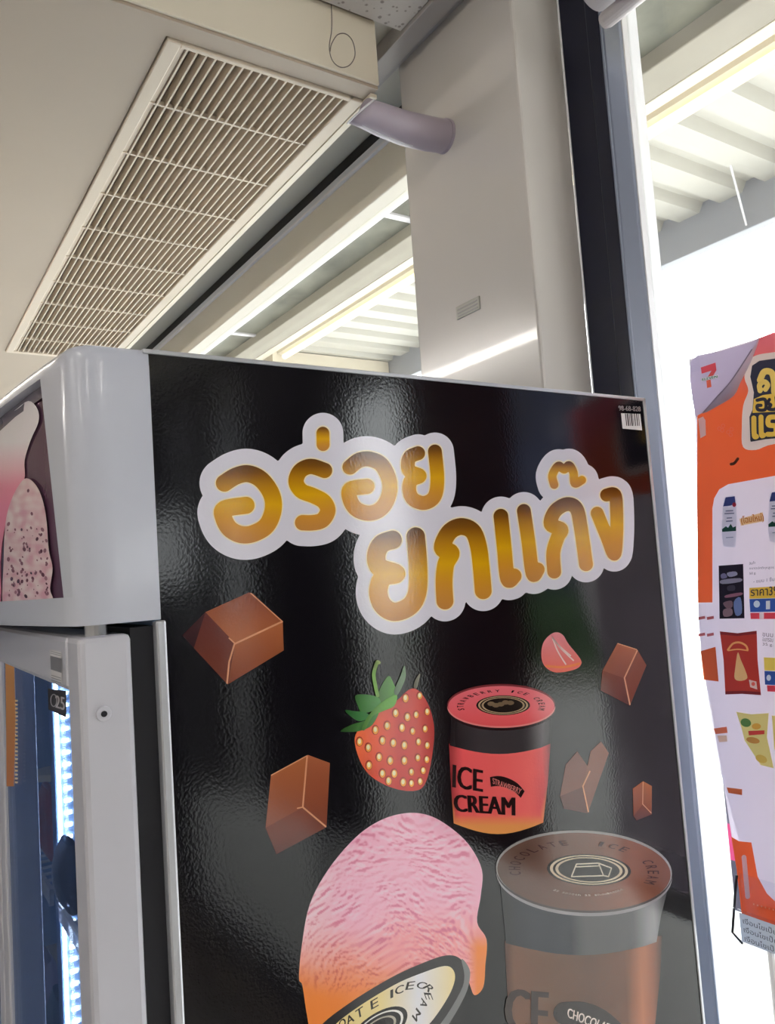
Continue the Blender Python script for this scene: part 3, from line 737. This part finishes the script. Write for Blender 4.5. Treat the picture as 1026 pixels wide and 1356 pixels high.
# top band leans back to a rounded upper edge
n = len(full)
rowz = [(ZT, 0, 1), (1.942, 0, 1), (1.948, .003, 1), (HZ1-.001, .010, 1)]
rows = []
for z, d, k in rowz: rows.append([(min(FX0, x+d), min(max(y, YP+d*.25), FY1-d*.25), z) for x, y in full])
h.grid(rows); h.grid([[(x, y, HZ1-.001) for x, y, z in rows[-1]], [(FX0, y, HZ1-.001) for x, y, z in rows[-1]]])
h.grid([[(x, y, ZT) for x, y in full], [(min(FX0, x+.016), min(max(y, YP+.014), FY1-.014), ZT) for x, y in full]])
# slanted end pieces between the bands
def yend(z): return .848 + (z-ZB)/(ZT-ZB)*.045
for mir in (0, 1):
    rws = []
    for i in range(7):
        z = ZB+(ZT-ZB)*i/6; ye = yend(z); seg = near+[(front(YP+.012), YP+.012)]
        seg = seg + [(front(YP+.012+(ye-YP-.012)*k/4), YP+.012+(ye-YP-.012)*k/4) for k in range(1, 5)]
        seg = seg + [(front(ye)+.013, ye)]
        if mir: seg = [(x, YP+FY1-y) for x, y in seg]
        rws.append([(x, y, z) for x, y in seg])
    h.grid(rws)
obj('header_box', h, M['frz'], fz, smooth=True, label='pale grey bowed header box')
bpy.data.objects['header_box'].data.set_sharp_from_angle(angle=math.radians(42))
obj('header_core', MB().box(.20, FX0+.003, YP+.004, FY1-.004, HZ0+.002, HZ1-.004), M['frz'], fz)
hx = bpy.data.objects['header_box']
def on_header(x, y, layer=0):
    X = .14; d = .0128-.0004*layer
    for _ in range(14):
        q = on('x', X, x, y); X = front(min(FY1, max(YP, q.y)))+d
    return on('x', X, x, y)
def sheet(z0, z1, ya, yb, d):
    return [[(front(ya+(yb-ya)*i/40)+d, ya+(yb-ya)*i/40, z) for i in range(41)] for z in (z0, z1)]
hp = MB(); hp.grid(sheet(ZB-.004, ZT+.004, YP+.025, FY1-.025, .0130)); hp.c = [c_(92, 62, 84)]*len(hp.v)
pic = obj('header_picture', hp, M['header'], hx, label='plum header picture with ice cream cones')
H = crop(0, 440, 2.946)
a = Art(on_header)
# pink swirl at the left, pale scoop with dark specks in front
a.poly(smooth_poly(H([(-140, 250), (-20, 345), (50, 310), (110, 268), (146, 300), (150, 350), (120, 420), (96, 500), (94, 580), (40, 680), (12, 800), (2, 900), (-10, 1090), (-160, 1100)]), 4), lambda x, y: mix(c_(240, 216, 226, 1.2), c_(222, 126, 150, 1.3), (y-585)/60), 1, 7)
a.poly(smooth_poly(H([(16, 1085), (14, 900), (22, 740), (50, 640), (95, 572), (135, 590), (165, 650), (182, 740), (190, 850), (205, 920), (195, 1000), (205, 1045), (150, 1060), (110, 1082)]), 5), lambda x, y: mix(c_(226, 204, 204, 1.2), c_(206, 158, 172, 1.2), .5+1.1*noise.noise(Vector((x/9, y/9, 2)))), 3, 3)
rnd = random.Random(5)
for x, y, r in [(110, 618, 5), (124, 708, 5), (33, 748, 6), (84, 770, 4), (160, 790, 5), (106, 772, 3)]+[(rnd.uniform(28, 188), rnd.uniform(760, 1030), rnd.uniform(1.5, 6.5)) for _ in range(90)]:
    (px, py), = H([(x, y)]); a.ell(px, py, r/2.946, r*1.5/2.946, mix(c_(104, 62, 78), c_(170, 124, 138), rnd.random()), 4, rnd.uniform(-.6, .6), n=8)
obj('cone_print', a, M['header'], hx, label='pale pink scoop with dark specks')
a = Art(on_header)
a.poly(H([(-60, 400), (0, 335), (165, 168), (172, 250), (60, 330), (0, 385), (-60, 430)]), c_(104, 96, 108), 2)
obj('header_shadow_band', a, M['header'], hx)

# --- doors
def door(ya, yb, name='door'):
    xa, xb, z0, z1 = .1655, .2165, .14, 1.657
    d = MB()
    d.box(xa, xb, ya, ya+.058, z0, z1).box(xa, xb, yb-.058, yb, z0, z1).box(xa, xb, ya+.058, yb-.058, 1.60, z1).box(xa, xb, ya+.058, yb-.058, z0, z0+.08)
    o = obj(name, d, M['door'], fz, bevel=.006)
    obj('glass_pane', MB().box(.169, .174, ya+.054, yb-.054, z0+.07, 1.61), M['dglass'], o)
    return o
d1 = door(YP, 1.448); d2 = door(1.456, FY1)
q = on('y', YP, 137, 945)
obj('screw_plug', MB().tube([(q.x, YP-.0025, q.z), (q.x, YP+.002, q.z)], .0075, 20), M['door'], d1, bevel=.001)
obj('screw_head', MB().tube([(q.x, YP-.0032, q.z), (q.x, YP-.002, q.z)], .003, 12), M['gasket'], d1)
obj('hinge_pin', MB().tube([(.188, .832, 1.652), (.188, .832, 1.672)], .011, 16), M['chrome'], fz)
obj('hinge_pin', MB().tube([(.188, 2.07, 1.652), (.188, 2.07, 1.672)], .011, 16), M['chrome'], fz)
def on_door(x, y, layer=0): return on('x', .1650-.0001*layer, x, y)
a = Art(on_door); Dc = crop(0, 820, 2.53)
a.poly(Dc([(166, 100), (206, 110), (208, 212), (172, 196)]), c_(206, 204, 208), 1)
a.poly(Dc([(168, 122), (206, 132), (206, 180), (170, 168)]), c_(120, 120, 128), 2)
for k in range(3): a.poly(Dc([(172, 186+8*k), (204, 196+8*k), (204, 199+8*k), (172, 189+8*k)]), c_(140, 140, 146), 2)
for k in range(2): a.poly(Dc([(170, 106+6*k), (204, 115+6*k), (204, 118+6*k), (170, 109+6*k)]), c_(140, 140, 146), 2)
obj('rail_sticker', a, M['paper'], d1, label='small white sticker with a grey square')
def on_glass(x, y, layer=0): return on('x', .1686-.0001*layer, x, y)
a = Art(on_glass)
a.poly(Dc([(160, 232), (222, 240), (222, 330), (162, 302)]), c_(40, 38, 44), 1)
a.ring(*Dc([(180, 272)])[0], 4, 8, 1.2, c_(160, 158, 164), 2); a.quadtext('25', *tx(Dc, (186, 254), (216, 262), (186, 296), (216, 306)), c_(170, 168, 172), 2, .02)
obj('glass_sticker', a, M['paper'], d1, label='black sticker on the glass')
a = Art(on_glass)  # orange reflection in the door glass, painted as a flat strip
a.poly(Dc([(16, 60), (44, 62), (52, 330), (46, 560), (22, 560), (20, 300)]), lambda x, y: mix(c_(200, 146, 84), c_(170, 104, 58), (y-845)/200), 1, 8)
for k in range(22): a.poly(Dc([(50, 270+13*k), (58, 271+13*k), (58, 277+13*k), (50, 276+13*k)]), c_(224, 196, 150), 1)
obj('painted_reflection', a, M['paper'], d1, label='tall orange reflection painted on the glass')

# --- inside
ls = obj('light_strip', MB().box(.246, .275, 1.418, 1.43, .30, 1.60), M['inner'], fz, label='white LED strip on the centre post')
lme = None; lm2 = None
for i in range(64):
    for j in (0, 1):
        if j and lm2 is None:
            lm2 = obj('led', MB().box(-.0050, .0050, -.003, 0, -.0026, .0026), M['led'], None); lm2.parent = ls
            lm2.location = Vector((.264, 1.418, 1.575))-Vector((.62, 1.45, 0)); lm2 = lm2.data; continue
        z = 1.575-i*.0195
        if lme is None:
            s = obj('led', MB().box(-.0024, .0024, -.003, 0, -.0088, .0088), M['led'], None); s.parent = ls; lme = s.data
        else:
            s = bpy.data.objects.new('led', lm2 if j else lme); COL.objects.link(s); s.parent = ls
        s.location = Vector((.2515+.0125*j, 1.418, z))-Vector((.62, 1.45, 0))
def shelf(z, ya, yb):
    m = MB()
    for k in range(15):
        y = ya+(yb-ya)*(k+.5)/15; m.tube([(.247, y, z), (.985, y, z)], .003, 6)
    m.tube([(.247, ya, z-.004), (.247, yb, z-.004)], .005, 8).tube([(.985, ya, z-.004), (.985, yb, z-.004)], .005, 8)
    m.box(.243, .249, ya, yb, z-.025, z+.003)
    obj('shelf', m, M['white'], fz)
for z in (.40, .80, 1.20):
    shelf(z, YP+.055, 1.412); shelf(z, 1.485, FY1-.055)
def pack(kind, label, cat, x, y, z, sx, sy, sz, m, n=8, fold=.6):
    """a soft bag: pinched top and bottom seals, bulging middle"""
    rows = []
    for i in range(n+1):
        t = i/n; w = sy*(1 - .06*math.sin(math.pi*t)); b = sx*max(.06, math.sin(math.pi*(.04+.92*t))**.6)
        rows.append([(x+b/2*math.cos(a_), y+w/2*math.copysign(abs(math.sin(a_))**fold, math.sin(a_)), z+sz*t) for a_ in [2*math.pi*k/16 for k in range(17)]])
    o = obj(kind, MB().grid(rows), m, None, smooth=True, loc=(x, y, z)); return tag(o, label, cat)
def tub(label, x, y, z, r, hgt, m1, m2):
    t = thing('ice_cream_tub', label, 'tub', (x, y, z))
    obj('body', MB().tube([(x, y, z), (x, y, z+hgt*.85)], [r*.86, r], 20), m1, t, smooth=False)
    obj('lid', MB().tube([(x, y, z+hgt*.85), (x, y, z+hgt)], [r*1.06, r*1.04], 20), m2, t)
MP = {k: mat(k, rgb(*c), .35) for k, c in dict(pack_pink=(222, 178, 176), pack_lilac=(176, 160, 190), pack_blue=(60, 100, 170), pack_red=(170, 50, 50), pack_cream=(220, 205, 180), pack_green=(90, 140, 90), pack_teal=(50, 90, 120)).items()}
pack('ice_cream_pack', 'dark navy ice cream bag on the freezer shelf in front of the LED strip', 'bag', .2525, 1.366, 1.206, .05, .07, .105, M['dk'])
pack('ice_cream_pack', 'pale pink ice cream bag lying low behind the freezer glass', 'bag', .285, 1.83, 1.206, .07, .14, .05, MP['pack_pink'])
pack('ice_cream_pack', 'small red ice cream bag standing beside the low pale pink bag', 'bag', .275, 1.66, 1.206, .05, .09, .13, MP['pack_red'])
pack('ice_cream_pack', 'teal ice cream bag on the lower freezer shelf', 'bag', .278, 1.62, .806, .07, .10, .16, MP['pack_teal'])
pack('ice_cream_pack', 'pale lilac ice cream bag on the lower freezer shelf', 'bag', .278, 1.80, .806, .07, .11, .17, MP['pack_lilac'])
tub('blue ice cream tub with cream lid behind the freezer glass', .35, 1.95, 1.206, .055, .10, MP['pack_blue'], MP['pack_cream'])
tub('green ice cream tub with cream lid on the lower freezer shelf', .33, 1.95, .806, .055, .10, MP['pack_green'], MP['pack_cream'])
# ------------------------------------------------------------------ poster
PX = 1.235
def on_poster(x, y, layer=0): return on('x', PX-.0008-.0003*layer, x, y)
KQ = 1.05
def k_(r, g, b): return rgb(r, g, b, KQ)
p0 = on('x', PX, 912, 476); p1 = on('x', PX, 985, 1232)
ps = thing('promotion_poster', 'large orange and white sale poster hanging on the right window', 'poster', (PX, .6, 1.0))
ytop, ybot, zt, zb = p0.y, p1.y, p0.z, p1.z
yR = .50
EP = [on('x', PX, *q) for q in ((912, 477), (921, 560), (923, 700), (924, 800), (928, 862), (941, 935), (956, 1025), (975, 1150), (985, 1232))]
def edge_y(z):                       # the paper's left edge is curled, not straight
    if z >= EP[0].z: return EP[0].y
    for a_, b_ in zip(EP, EP[1:]):
        if z >= b_.z: return a_.y+(b_.y-a_.y)*(a_.z-z)/(a_.z-b_.z)
    return EP[-1].y
P = MB(); nr = 40; rows = []
for i in range(nr+1):
    z = zb+(zt-zb)*i/nr; ye = edge_y(z); rows.append([(PX, ye-(ye-yR)*k/8, z) for k in range(9)])
P.grid(rows); P.grid([[(x+.0012, y, z) for x, y, z in r[::-1]] for r in rows])
rr = [rows[0], [(x+.0012, y, z) for x, y, z in rows[0]]]; P.grid(rr)
P.grid([[r[0] for r in rows], [(r[0][0]+.0012, r[0][1], r[0][2]) for r in rows]])
P.c = [k_(238, 232, 238)]*len(P.v)
sheet_ = obj('sheet', P, M['poster'], ps, label='white poster sheet')
Q = crop(880, 440, 3.39); Z5 = crop(880, 800, 2.44)
def part(name, a, label=None):
    solid = name in ('headline_sticker', 'price_tag', 'red_snack_bag_print', 'yellow_snack_bag_print', 'shop_logo')
    if solid: a.c = [tuple(v*min(1.35, 1/max(c[:3])) for v in c[:3])+(1,) for c in a.c]
    return obj(name, a, M['paper' if solid else 'poster'], sheet_, label=label)
def newp(): return Art(on_poster)
PW = k_(236, 230, 236)
a = newp()
a.poly(Q([(215, 1400), (214, 790), (222, 745), (245, 705), (285, 682), (490, 645), (800, 590), (1500, 470), (1500, 2500), (900, 2500), (400, 2300)])[:-3] + Z5([(700, 1150), (356, 960), (330, 935), (300, 880), (280, 770), (240, 765)]) + Z5([(196, 600), (160, 470), (140, 310), (118, 160), (110, 60)]) + Q([(150, 1218), (214, 1215)]), PW, 1)
part('white_field', a)
def orange(x, y): return mix(k_(226, 122, 130), k_(236, 112, 62), sst(440, 540, y-.0*x))
a = newp()
a.poly(Q([(146, 374)]) + [(923, 640), (923, 700), (924, 798)] + Q([(214, 1213), (214, 790), (222, 745), (245, 705), (285, 682), (490, 645), (800, 590), (1150, 528), (1150, -86), (490, 0), (424, 26), (398, 75), (340, 190), (300, 270), (225, 330)]), orange, 1, 6)
part('orange_field', a, 'orange poster background')
a = newp()
a.poly([(968, 1108)] + Z5([(240, 766), (280, 770), (300, 880), (330, 935), (356, 960), (600, 1100), (600, 1150), (356, 1040)]) + [(984, 1228), (975, 1150)], k_(236, 108, 58), 1.5, 8)
part('orange_corner', a)
# peeled corner print with the shop logo
a = newp()
a.poly(smooth_poly(Q([(116, 132), (250, 85), (392, 42), (425, 22), (398, 75), (340, 190), (300, 270), (225, 330), (150, 372), (136, 370)]), 3), lambda x, y: mix(k_(212, 204, 226), k_(196, 186, 206), (x+y-1400)/80), 2, 6)
a.poly(smooth_poly(Q([(175, 362), (225, 300), (300, 215), (400, 70), (425, 28), (388, 130), (340, 225), (310, 285), (240, 330)]), 3), lambda x, y: mix(k_(226, 214, 226), k_(172, 160, 176), (y-480)/50), 3, 6)
a.stroke(Q([(172, 362), (225, 300), (300, 215), (390, 78)]), .8, k_(150, 138, 156), 4, disc=6)
part('peeled_corner', a, 'pale peeled corner')
a = newp()
a.poly(Q([(162, 158), (228, 136), (232, 170), (206, 214), (210, 245), (190, 250), (186, 212), (210, 172), (166, 186)]), lambda x, y: k_(206, 70, 84) if y < 497 else k_(206, 90, 70), 5)
a.poly(Q([(164, 206), (240, 190), (241, 204), (165, 221)]), k_(228, 220, 230), 6)
a.quadtext('ELEVEN', *Q([(168, 207), (236, 193), (168, 218), (236, 204)]), k_(52, 120, 92), 7, .015)
part('shop_logo', a)
a = newp(); a.poly(Q([(150, 388), (172, 378), (183, 395), (185, 462), (160, 476)]), PW, 2)
part('side_tab', a)
# headline sticker
a = newp()
a.poly(smooth_poly(Q([(352, 515), (346, 430), (352, 330), (375, 262), (358, 205), (368, 140), (410, 104), (500, 88), (700, 60), (800, 200), (790, 470), (500, 500), (410, 528)]), 4), k_(246, 226, 222), 2)
a.poly(Q([(384, 486), (380, 380), (394, 348), (400, 270), (384, 200), (392, 150), (425, 128), (760, 80), (770, 440), (500, 476)]), k_(40, 40, 62), 3)
a.stroke(Q([(428, 215), (446, 178), (478, 180), (490, 215), (492, 268)]), 4.2, k_(238, 204, 110), 4)
a.stroke(Q([(428, 262), (426, 236), (446, 222), (462, 236), (452, 256)]), 3.4, k_(238, 204, 110), 4)
a.poly(Q([(400, 300), (440, 282), (620, 256), (620, 350), (394, 362)]), k_(238, 196, 84), 4)
a.stroke(Q([(415, 305), (450, 302), (452, 345), (420, 348), (415, 330), (432, 328)]), 2.2, k_(44, 40, 56), 5)
a.stroke(Q([(470, 302), (462, 318), (476, 326), (466, 344), (500, 342), (500, 292)]), 2.2, k_(44, 40, 56), 5)
a.stroke(Q([(400, 385), (402, 462), (412, 468)]), 3.3, k_(240, 198, 84), 4)
a.stroke(Q([(432, 380), (434, 458), (444, 462)]), 3.3, k_(240, 198, 84), 4)
a.stroke(Q([(500, 380), (468, 384), (466, 415), (496, 422), (496, 455), (462, 458)]), 3.3, k_(240, 198, 84), 4)
a.stroke(Q([(388, 488), (500, 468), (700, 440)]), 1.0, k_(40, 40, 50), 4, smooth=False)
part('headline_sticker', a, 'yellow and navy Thai headline')
a = newp(); a.stroke(Q([(298, 592), (312, 588), (328, 568)]), 1.9, k_(96, 60, 44), 2)
for x, y in ((245, 432), (258, 440), (262, 420), (285, 448), (300, 436), (296, 460)): a.ring(*Q([(x, y)])[0], 2.2, 2.4, .7, k_(236, 130, 110), 2, n=14)
part('small_marks', a)
# shampoo bottles
def bottle(dx, dy):
    a = newp(); T = lambda pts: Q([(x+dx, y+dy) for x, y in pts])
    a.poly(smooth_poly(T([(262, 775), (272, 742), (316, 735), (322, 800), (322, 880), (318, 955), (310, 965), (270, 962), (262, 950), (256, 890)]), 3), k_(222, 222, 232), 3)
    a.poly(T([(262, 782), (273, 741), (314, 736), (318, 768), (296, 778)]), k_(70, 80, 140), 4)
    a.ell(*T([(312, 774)])[0], 2.6, 3, k_(196, 60, 84), 5)
    a.poly(T([(257, 884), (275, 870), (284, 878), (296, 860), (306, 876), (320, 870), (320, 892), (258, 896)]), k_(40, 88, 74), 4)
    for k, w in ((800, 34), (812, 44), (832, 24), (846, 30)): a.poly(T([(290-w/2, k), (290+w/2, k-2), (290+w/2, k+3), (290-w/2, k+5)]), k_(120, 124, 150), 4)
    a.poly(T([(275, 920), (308, 918), (308, 922), (275, 924)]), k_(150, 160, 176), 4)
    return part('bottle_print', a)
bottle(0, 0); bottle(208, -22)
a = newp()
a.poly(Q([(335, 838), (440, 808), (446, 848), (342, 868)]), k_(246, 214, 160), 2)
a.quadtext('(โฉมใหม่)', *Q([(340, 826), (442, 808), (346, 868), (446, 852)]), k_(214, 130, 34), 3, .01)
part('new_look_tag', a, 'orange Thai tag')
a = newp()
a.poly(Q([(242, 1048), (352, 1040), (358, 1284), (246, 1286)]), k_(44, 36, 50), 2)
for q, cc_ in (([(252, 1088), (270, 1082), (280, 1100), (256, 1106)], (160, 150, 190)), ([(280, 1080), (318, 1074), (325, 1090), (290, 1098)], (206, 200, 226)), ([(255, 1112), (338, 1104), (340, 1120), (258, 1130)], (196, 186, 206)), ([(282, 1140), (312, 1136), (314, 1158), (284, 1160)], (84, 76, 90)), ([(275, 1180), (342, 1168), (344, 1180), (276, 1192)], (196, 130, 150)), ([(262, 1215), (300, 1205), (304, 1232), (280, 1240)], (170, 130, 140)), ([(310, 1210), (340, 1190), (346, 1260), (318, 1270)], (150, 170, 226)), ([(264, 1245), (300, 1240), (302, 1270), (266, 1276)], (190, 150, 160))):
    a.poly(smooth_poly(Q(q), 3), k_(*cc_), 3)
part('dark_pack_print', a, 'black pack with pale shapes')
a = newp()
for k, (w, cc_) in enumerate(((26, 60), (110, 110), (30, 110))): a.quadtext(('สินค้า', 'ขนาดปกติทุกสูตร', '50 g.')[k], *Q([(380, 1030+24*k), (380+w, 1026+24*k), (380, 1044+24*k), (380+w, 1040+24*k)]), k_(90, 84, 96), 2)
a.quadtext('- แบบ 1 ชิ้น', *Q([(398, 1108), (492, 1098), (398, 1126), (492, 1116)]), k_(96, 90, 110), 2)
a.poly(Q([(380, 1148), (620, 1132), (620, 1188), (380, 1196)]), k_(238, 194, 70), 2)
a.quadtext('ราคา39.-', *Q([(386, 1150), (530, 1136), (386, 1184), (530, 1180)]), k_(50, 44, 60), 3, .008)
a.poly(Q([(380, 1198), (620, 1190), (620, 1252), (384, 1256)]), k_(52, 84, 160), 2)
a.ell(*Q([(413, 1220)])[0], 4.2, 4.6, k_(214, 224, 240), 3); a.quadtext('1', *Q([(455, 1206), (472, 1205), (455, 1244), (472, 1243)]), k_(236, 236, 244), 3, .03)
a.poly(Q([(384, 1260), (620, 1256), (620, 1286), (386, 1287)]), k_(214, 64, 80), 2)
a.poly(Q([(425, 1260), (445, 1258), (445, 1286), (425, 1286)]), k_(236, 210, 214), 3)
part('price_tag', a, 'yellow, blue and red price tag reading 39')
for y in (38, 92):
    for x, w in ((108, 22), (136, 22)):
        a = newp(); a.poly(Z5([(x, y+4), (x+w, y), (x+w+1, y+9), (x+1, y+13)]), k_(196, 110, 110), 2); part('red_mark', a)
for q, c0 in (([(116, 152), (164, 138), (174, 250), (126, 244)], (226, 112, 66)), ([(158, 402), (200, 396), (203, 416), (164, 420)], (226, 130, 96)), ([(170, 425), (200, 424), (202, 444), (176, 446)], (236, 206, 180)), ([(200, 592), (250, 598), (250, 617), (206, 610)], (214, 116, 70))):
    a = newp(); a.poly(Z5(q), k_(*c0), 2); part('orange_block', a)
a = newp()
a.poly(Z5([(178, 88), (235, 94), (297, 86), (300, 180), (311, 294), (250, 290), (196, 292), (190, 180)]), k_(176, 52, 40), 2)
a.poly(Z5([(178, 88), (235, 94), (297, 86), (297, 96), (235, 103), (179, 98)]), k_(130, 36, 36), 3); a.poly(Z5([(195, 282), (250, 280), (310, 284), (311, 294), (250, 290), (196, 292)]), k_(120, 34, 36), 3)
a.poly(smooth_poly(Z5([(236, 156), (246, 180), (262, 218), (266, 240), (245, 248), (226, 240), (228, 205)]), 4), k_(214, 166, 110), 3)
a.stroke(Z5([(204, 148), (220, 128), (242, 124), (262, 134), (268, 148)]), 1.3, k_(226, 160, 96), 3, disc=6); a.stroke(Z5([(206, 150), (236, 146), (268, 150)]), .9, k_(226, 160, 96), 3, disc=6)
a.poly(Z5([(272, 244), (296, 250), (299, 276), (276, 268)]), k_(236, 200, 190), 3); a.ell(*Z5([(286, 258)])[0], 2.4, 2.6, k_(210, 90, 80), 4)
part('red_snack_bag_print', a, 'red snack bag')
a = newp()
for k in range(3): a.quadtext(('ขนม', 'อบกรอบ', '35 g.')[k], *Z5([(316, 92+16*k), (350, 95+16*k), (316, 104+16*k), (350, 107+16*k)]), k_(110, 100, 104), 2)
a.poly(Z5([(320, 172), (420, 176), (420, 218), (322, 214)]), k_(236, 204, 90), 2); a.poly(Z5([(322, 216), (420, 220), (420, 264), (324, 260)]), k_(50, 80, 150), 2); a.poly(Z5([(330, 262), (420, 266), (420, 286), (332, 282)]), k_(206, 60, 76), 2)
a.ell(*Z5([(336, 238)])[0], 3, 4, k_(220, 226, 240), 3)
part('price_tag', a, 'small yellow, blue and red price tag')
a = newp()
a.poly(Z5([(231, 348), (280, 356), (336, 352), (330, 430), (352, 530), (310, 520), (258, 440), (248, 400)]), k_(226, 206, 130), 2)
a.ell(*Z5([(262, 383)])[0], 7, 5.5, k_(84, 116, 60), 3, .3); a.ell(*Z5([(296, 395)])[0], 6, 4, k_(206, 150, 60), 3); a.ell(*Z5([(285, 440)])[0], 9, 4, k_(190, 130, 60), 3, .2)
a.ell(*Z5([(312, 500)])[0], 8, 5, k_(206, 170, 80), 3, .4); a.poly(Z5([(270, 410), (322, 408), (322, 420), (272, 424)]), k_(196, 60, 50), 4)
a.poly(Z5([(346, 360), (420, 366), (420, 480), (354, 470)]), k_(220, 196, 120), 2)
part('yellow_snack_bag_print', a, 'yellow snack bag')
a = newp()
a.stroke(Z5([(256, 818), (268, 945)]), 3.2, PW, 3)
a.quadtext('• • • • • •', *Z5([(285, 966), (353, 985), (285, 972), (353, 991)]), k_(240, 190, 150), 3)
part('corner_stroke', a)
for (ax, ay) in ((ytop-.01, zt-.01), (yR+.01, zt-.01)):
    obj('tape', MB().box(PX-.002, PX+.034, ax-.012, ax+.008, ay-.015, ay+.012), M['clear'], ps)
# leaflet holder at the poster's lower edge
h0 = on('x', 1.20, 985, 1235); hh = thing('leaflet_holder', 'clear acrylic leaflet holder with printed paper below the orange poster', 'holder', (1.2, h0.y, h0.z))
t0 = on('x', 1.215, 972, 1178); t1 = on('x', 1.215, 1100, 1262); 
ya, yb, za, zb2 = t0.y, t0.y-.30, on('x', 1.215, 985, 1245).z, on('x', 1.215, 990, 1205).z
obj('front_plate', MB().box(1.205, 1.208, yb, ya, za, zb2), M['clear'], hh)
obj('floor_plate', MB().box(1.205, 1.2335, yb, ya, za-.003, za), M['clear'], hh)
obj('back_plate', MB().box(1.2315, 1.2335, yb, ya, za, zb2+.05), M['clear'], hh)
obj('bracket', MB().tube([(1.232, ya+.004, zb2+.045), (1.228, ya+.007, zb2+.02), (1.207, ya+.006, za+.01), (1.206, ya-.012, za-.002)], .0022, 8), M['gasket'], hh)
pp_ = Art(lambda x, y, l=0: on('x', 1.2085-.0001*l+.004*(l == 0), x, y))
a = Art(lambda x, y, l=0: Vector((1.2045-.0002*l, ya-.012-x, zb2-.004-y)))
H_ = zb2-za-.006
a.poly([(0, 0), (.27, 0), (.27, H_), (0, H_)], k_(226, 226, 230), 0)
for k in range(3):
    a.quadtext('เงื่อนไขเป็นไปตามที่กำหนด สอบถามพนักงาน', (.006, .006+H_*.3*k), (.25, .006+H_*.3*k), (.006, .006+H_*.3*k+H_*.2), (.25, .006+H_*.3*k+H_*.2), k_(84, 84, 90), 1)
obj('leaflet', a, M['paper'], hh, label='white paper with rows of small print')
# narrow thing seen past the poster's lower left edge
bn = thing('standing_banner', 'narrow grey and pink standing banner outside behind the poster lower left edge', 'banner', (1.75, 1.30, -.05))
q0 = on('x', 1.75, 958, 1030); q1 = on('x', 1.75, 976, 1170)
yl, yr = q0.y, q0.y-.16
ztop = q0.z+.03; zm1 = on('x', 1.75, 966, 1090).z; zm2 = on('x', 1.75, 970, 1138).z
obj('cloth', MB().box(1.745, 1.752, yr, yl, zm1, ztop), mat('banner_grey', rgb(120, 116, 134), .7), bn)
obj('pink_field', MB().box(1.7445, 1.7525, yr, yl, zm2, zm1), mat('banner_pink', rgb(222, 70, 130), .7), bn)
obj('dark_field', MB().box(1.7445, 1.7525, yr, yl, zm2-.12, zm2), mat('banner_dark', rgb(84, 80, 98), .7), bn)
obj('stand', MB().box(1.68, 1.82, yr+.01, yl-.01, -.05, 0).tube([(1.7485, yr+.08, 0), (1.7485, yr+.08, zm2-.1)], .008, 8), M['trim'], bn)
# unseen posters added along the shop window to shape the black panel's reflections
def unseen_poster(y0, y1, z0, z1, m, label):
    o = obj('added_poster', MB().box(1.240, 1.243, y0, y1, z0, z1), m, None, loc=(1.24, (y0+y1)/2, z0)); tag(o, label, 'poster')
unseen_poster(-.16, .29, 1.0, 2.62, mat('poster_maroon', rgb(96, 34, 36), .5), 'added unseen maroon poster on the window to the right of the frame')
PB = mat('poster_plum', rgb(44, 36, 46), .5); PN = mat('poster_navy', rgb(34, 36, 50), .5)
unseen_poster(-1.36, -.42, .86, 2.62, PB, 'added unseen plum poster on the window beside the camera')
unseen_poster(-2.0, -1.46, .80, 2.62, PB, 'added unseen narrow plum poster next to the navy ones on the window')
unseen_poster(-4.9, -2.04, .2, 1.72, PN, 'added unseen very wide navy poster low on the window behind the camera')
unseen_poster(-4.9, -2.04, 2.06, 2.62, PN, 'added unseen shallow navy banner high on the window behind the camera')
# unseen building and hedge added across the forecourt for the panel to mirror
nb = struct('added_building', MB().box(9.5, 13, -11.5, -5.8, -.15, 6.5), mat('blue_facade', rgb(58, 64, 92), .7))
obj('roof', MB().box(9.3, 13.2, -11.7, -5.6, 6.5, 6.75), M['steel'], nb)
for i in range(3):
    for j in range(2):
        wn = obj('window', MB().box(9.46, 9.52, -10.8+1.8*i, -9.7+1.8*i, 1.2+2.6*j, 2.5+2.6*j), M['navy'], nb)
hg = MB(); rnd = random.Random(3)
for k in range(150):
    cx, cy, cz = 8.6+rnd.uniform(-.35, .35), rnd.uniform(-10.5, -6), rnd.uniform(.0, 1.1); r = rnd.uniform(.16, .28)
    rows_ = [[(cx+r*math.sin(math.pi*i/5)*math.cos(2*math.pi*j/8)*rnd.uniform(.8, 1.15), cy+r*math.sin(math.pi*i/5)*math.sin(2*math.pi*j/8)*rnd.uniform(.8, 1.15), cz+r*math.cos(math.pi*i/5)) for j in range(9)] for i in range(6)]
    hg.grid(rows_)
hd = thing('hedge', 'added unseen low green hedge in front of the added dark blue building', 'hedge', (8.6, -8.2, -.15))
fo = obj('foliage', hg, mat('hedge_leaves', rgb(62, 92, 50), .8, var=.3, vscale=9), hd); fo['kind'] = 'stuff'
obj('planter', MB().box(8.1, 9.1, -10.8, -5.7, -.15, .1), M['conc2'], hd)
# unseen gondola end added to block the floor's reflection in the glass door
gs = thing('added_shelf', 'added unseen dark blue gondola shelf end left of the freezer aisle', 'shelf', (-.45, 4.5, 0))
SB = mat('shelf_blue', rgb(48, 66, 98), .5)
obj('end_panel', MB().box(-1.0, .12, 2.9, 2.94, 0, 1.85), SB, gs); obj('back_panel', MB().box(-.46, -.42, 2.94, 6.5, .05, 1.85), SB, gs)
obj('plinth', MB().box(-.95, .07, 2.94, 6.5, 0, .12), SB, gs)
for k in range(4): obj('shelf_board', MB().box(-.93, .05, 2.94, 6.5, .5+.4*k, .53+.4*k), M['alu'], gs)
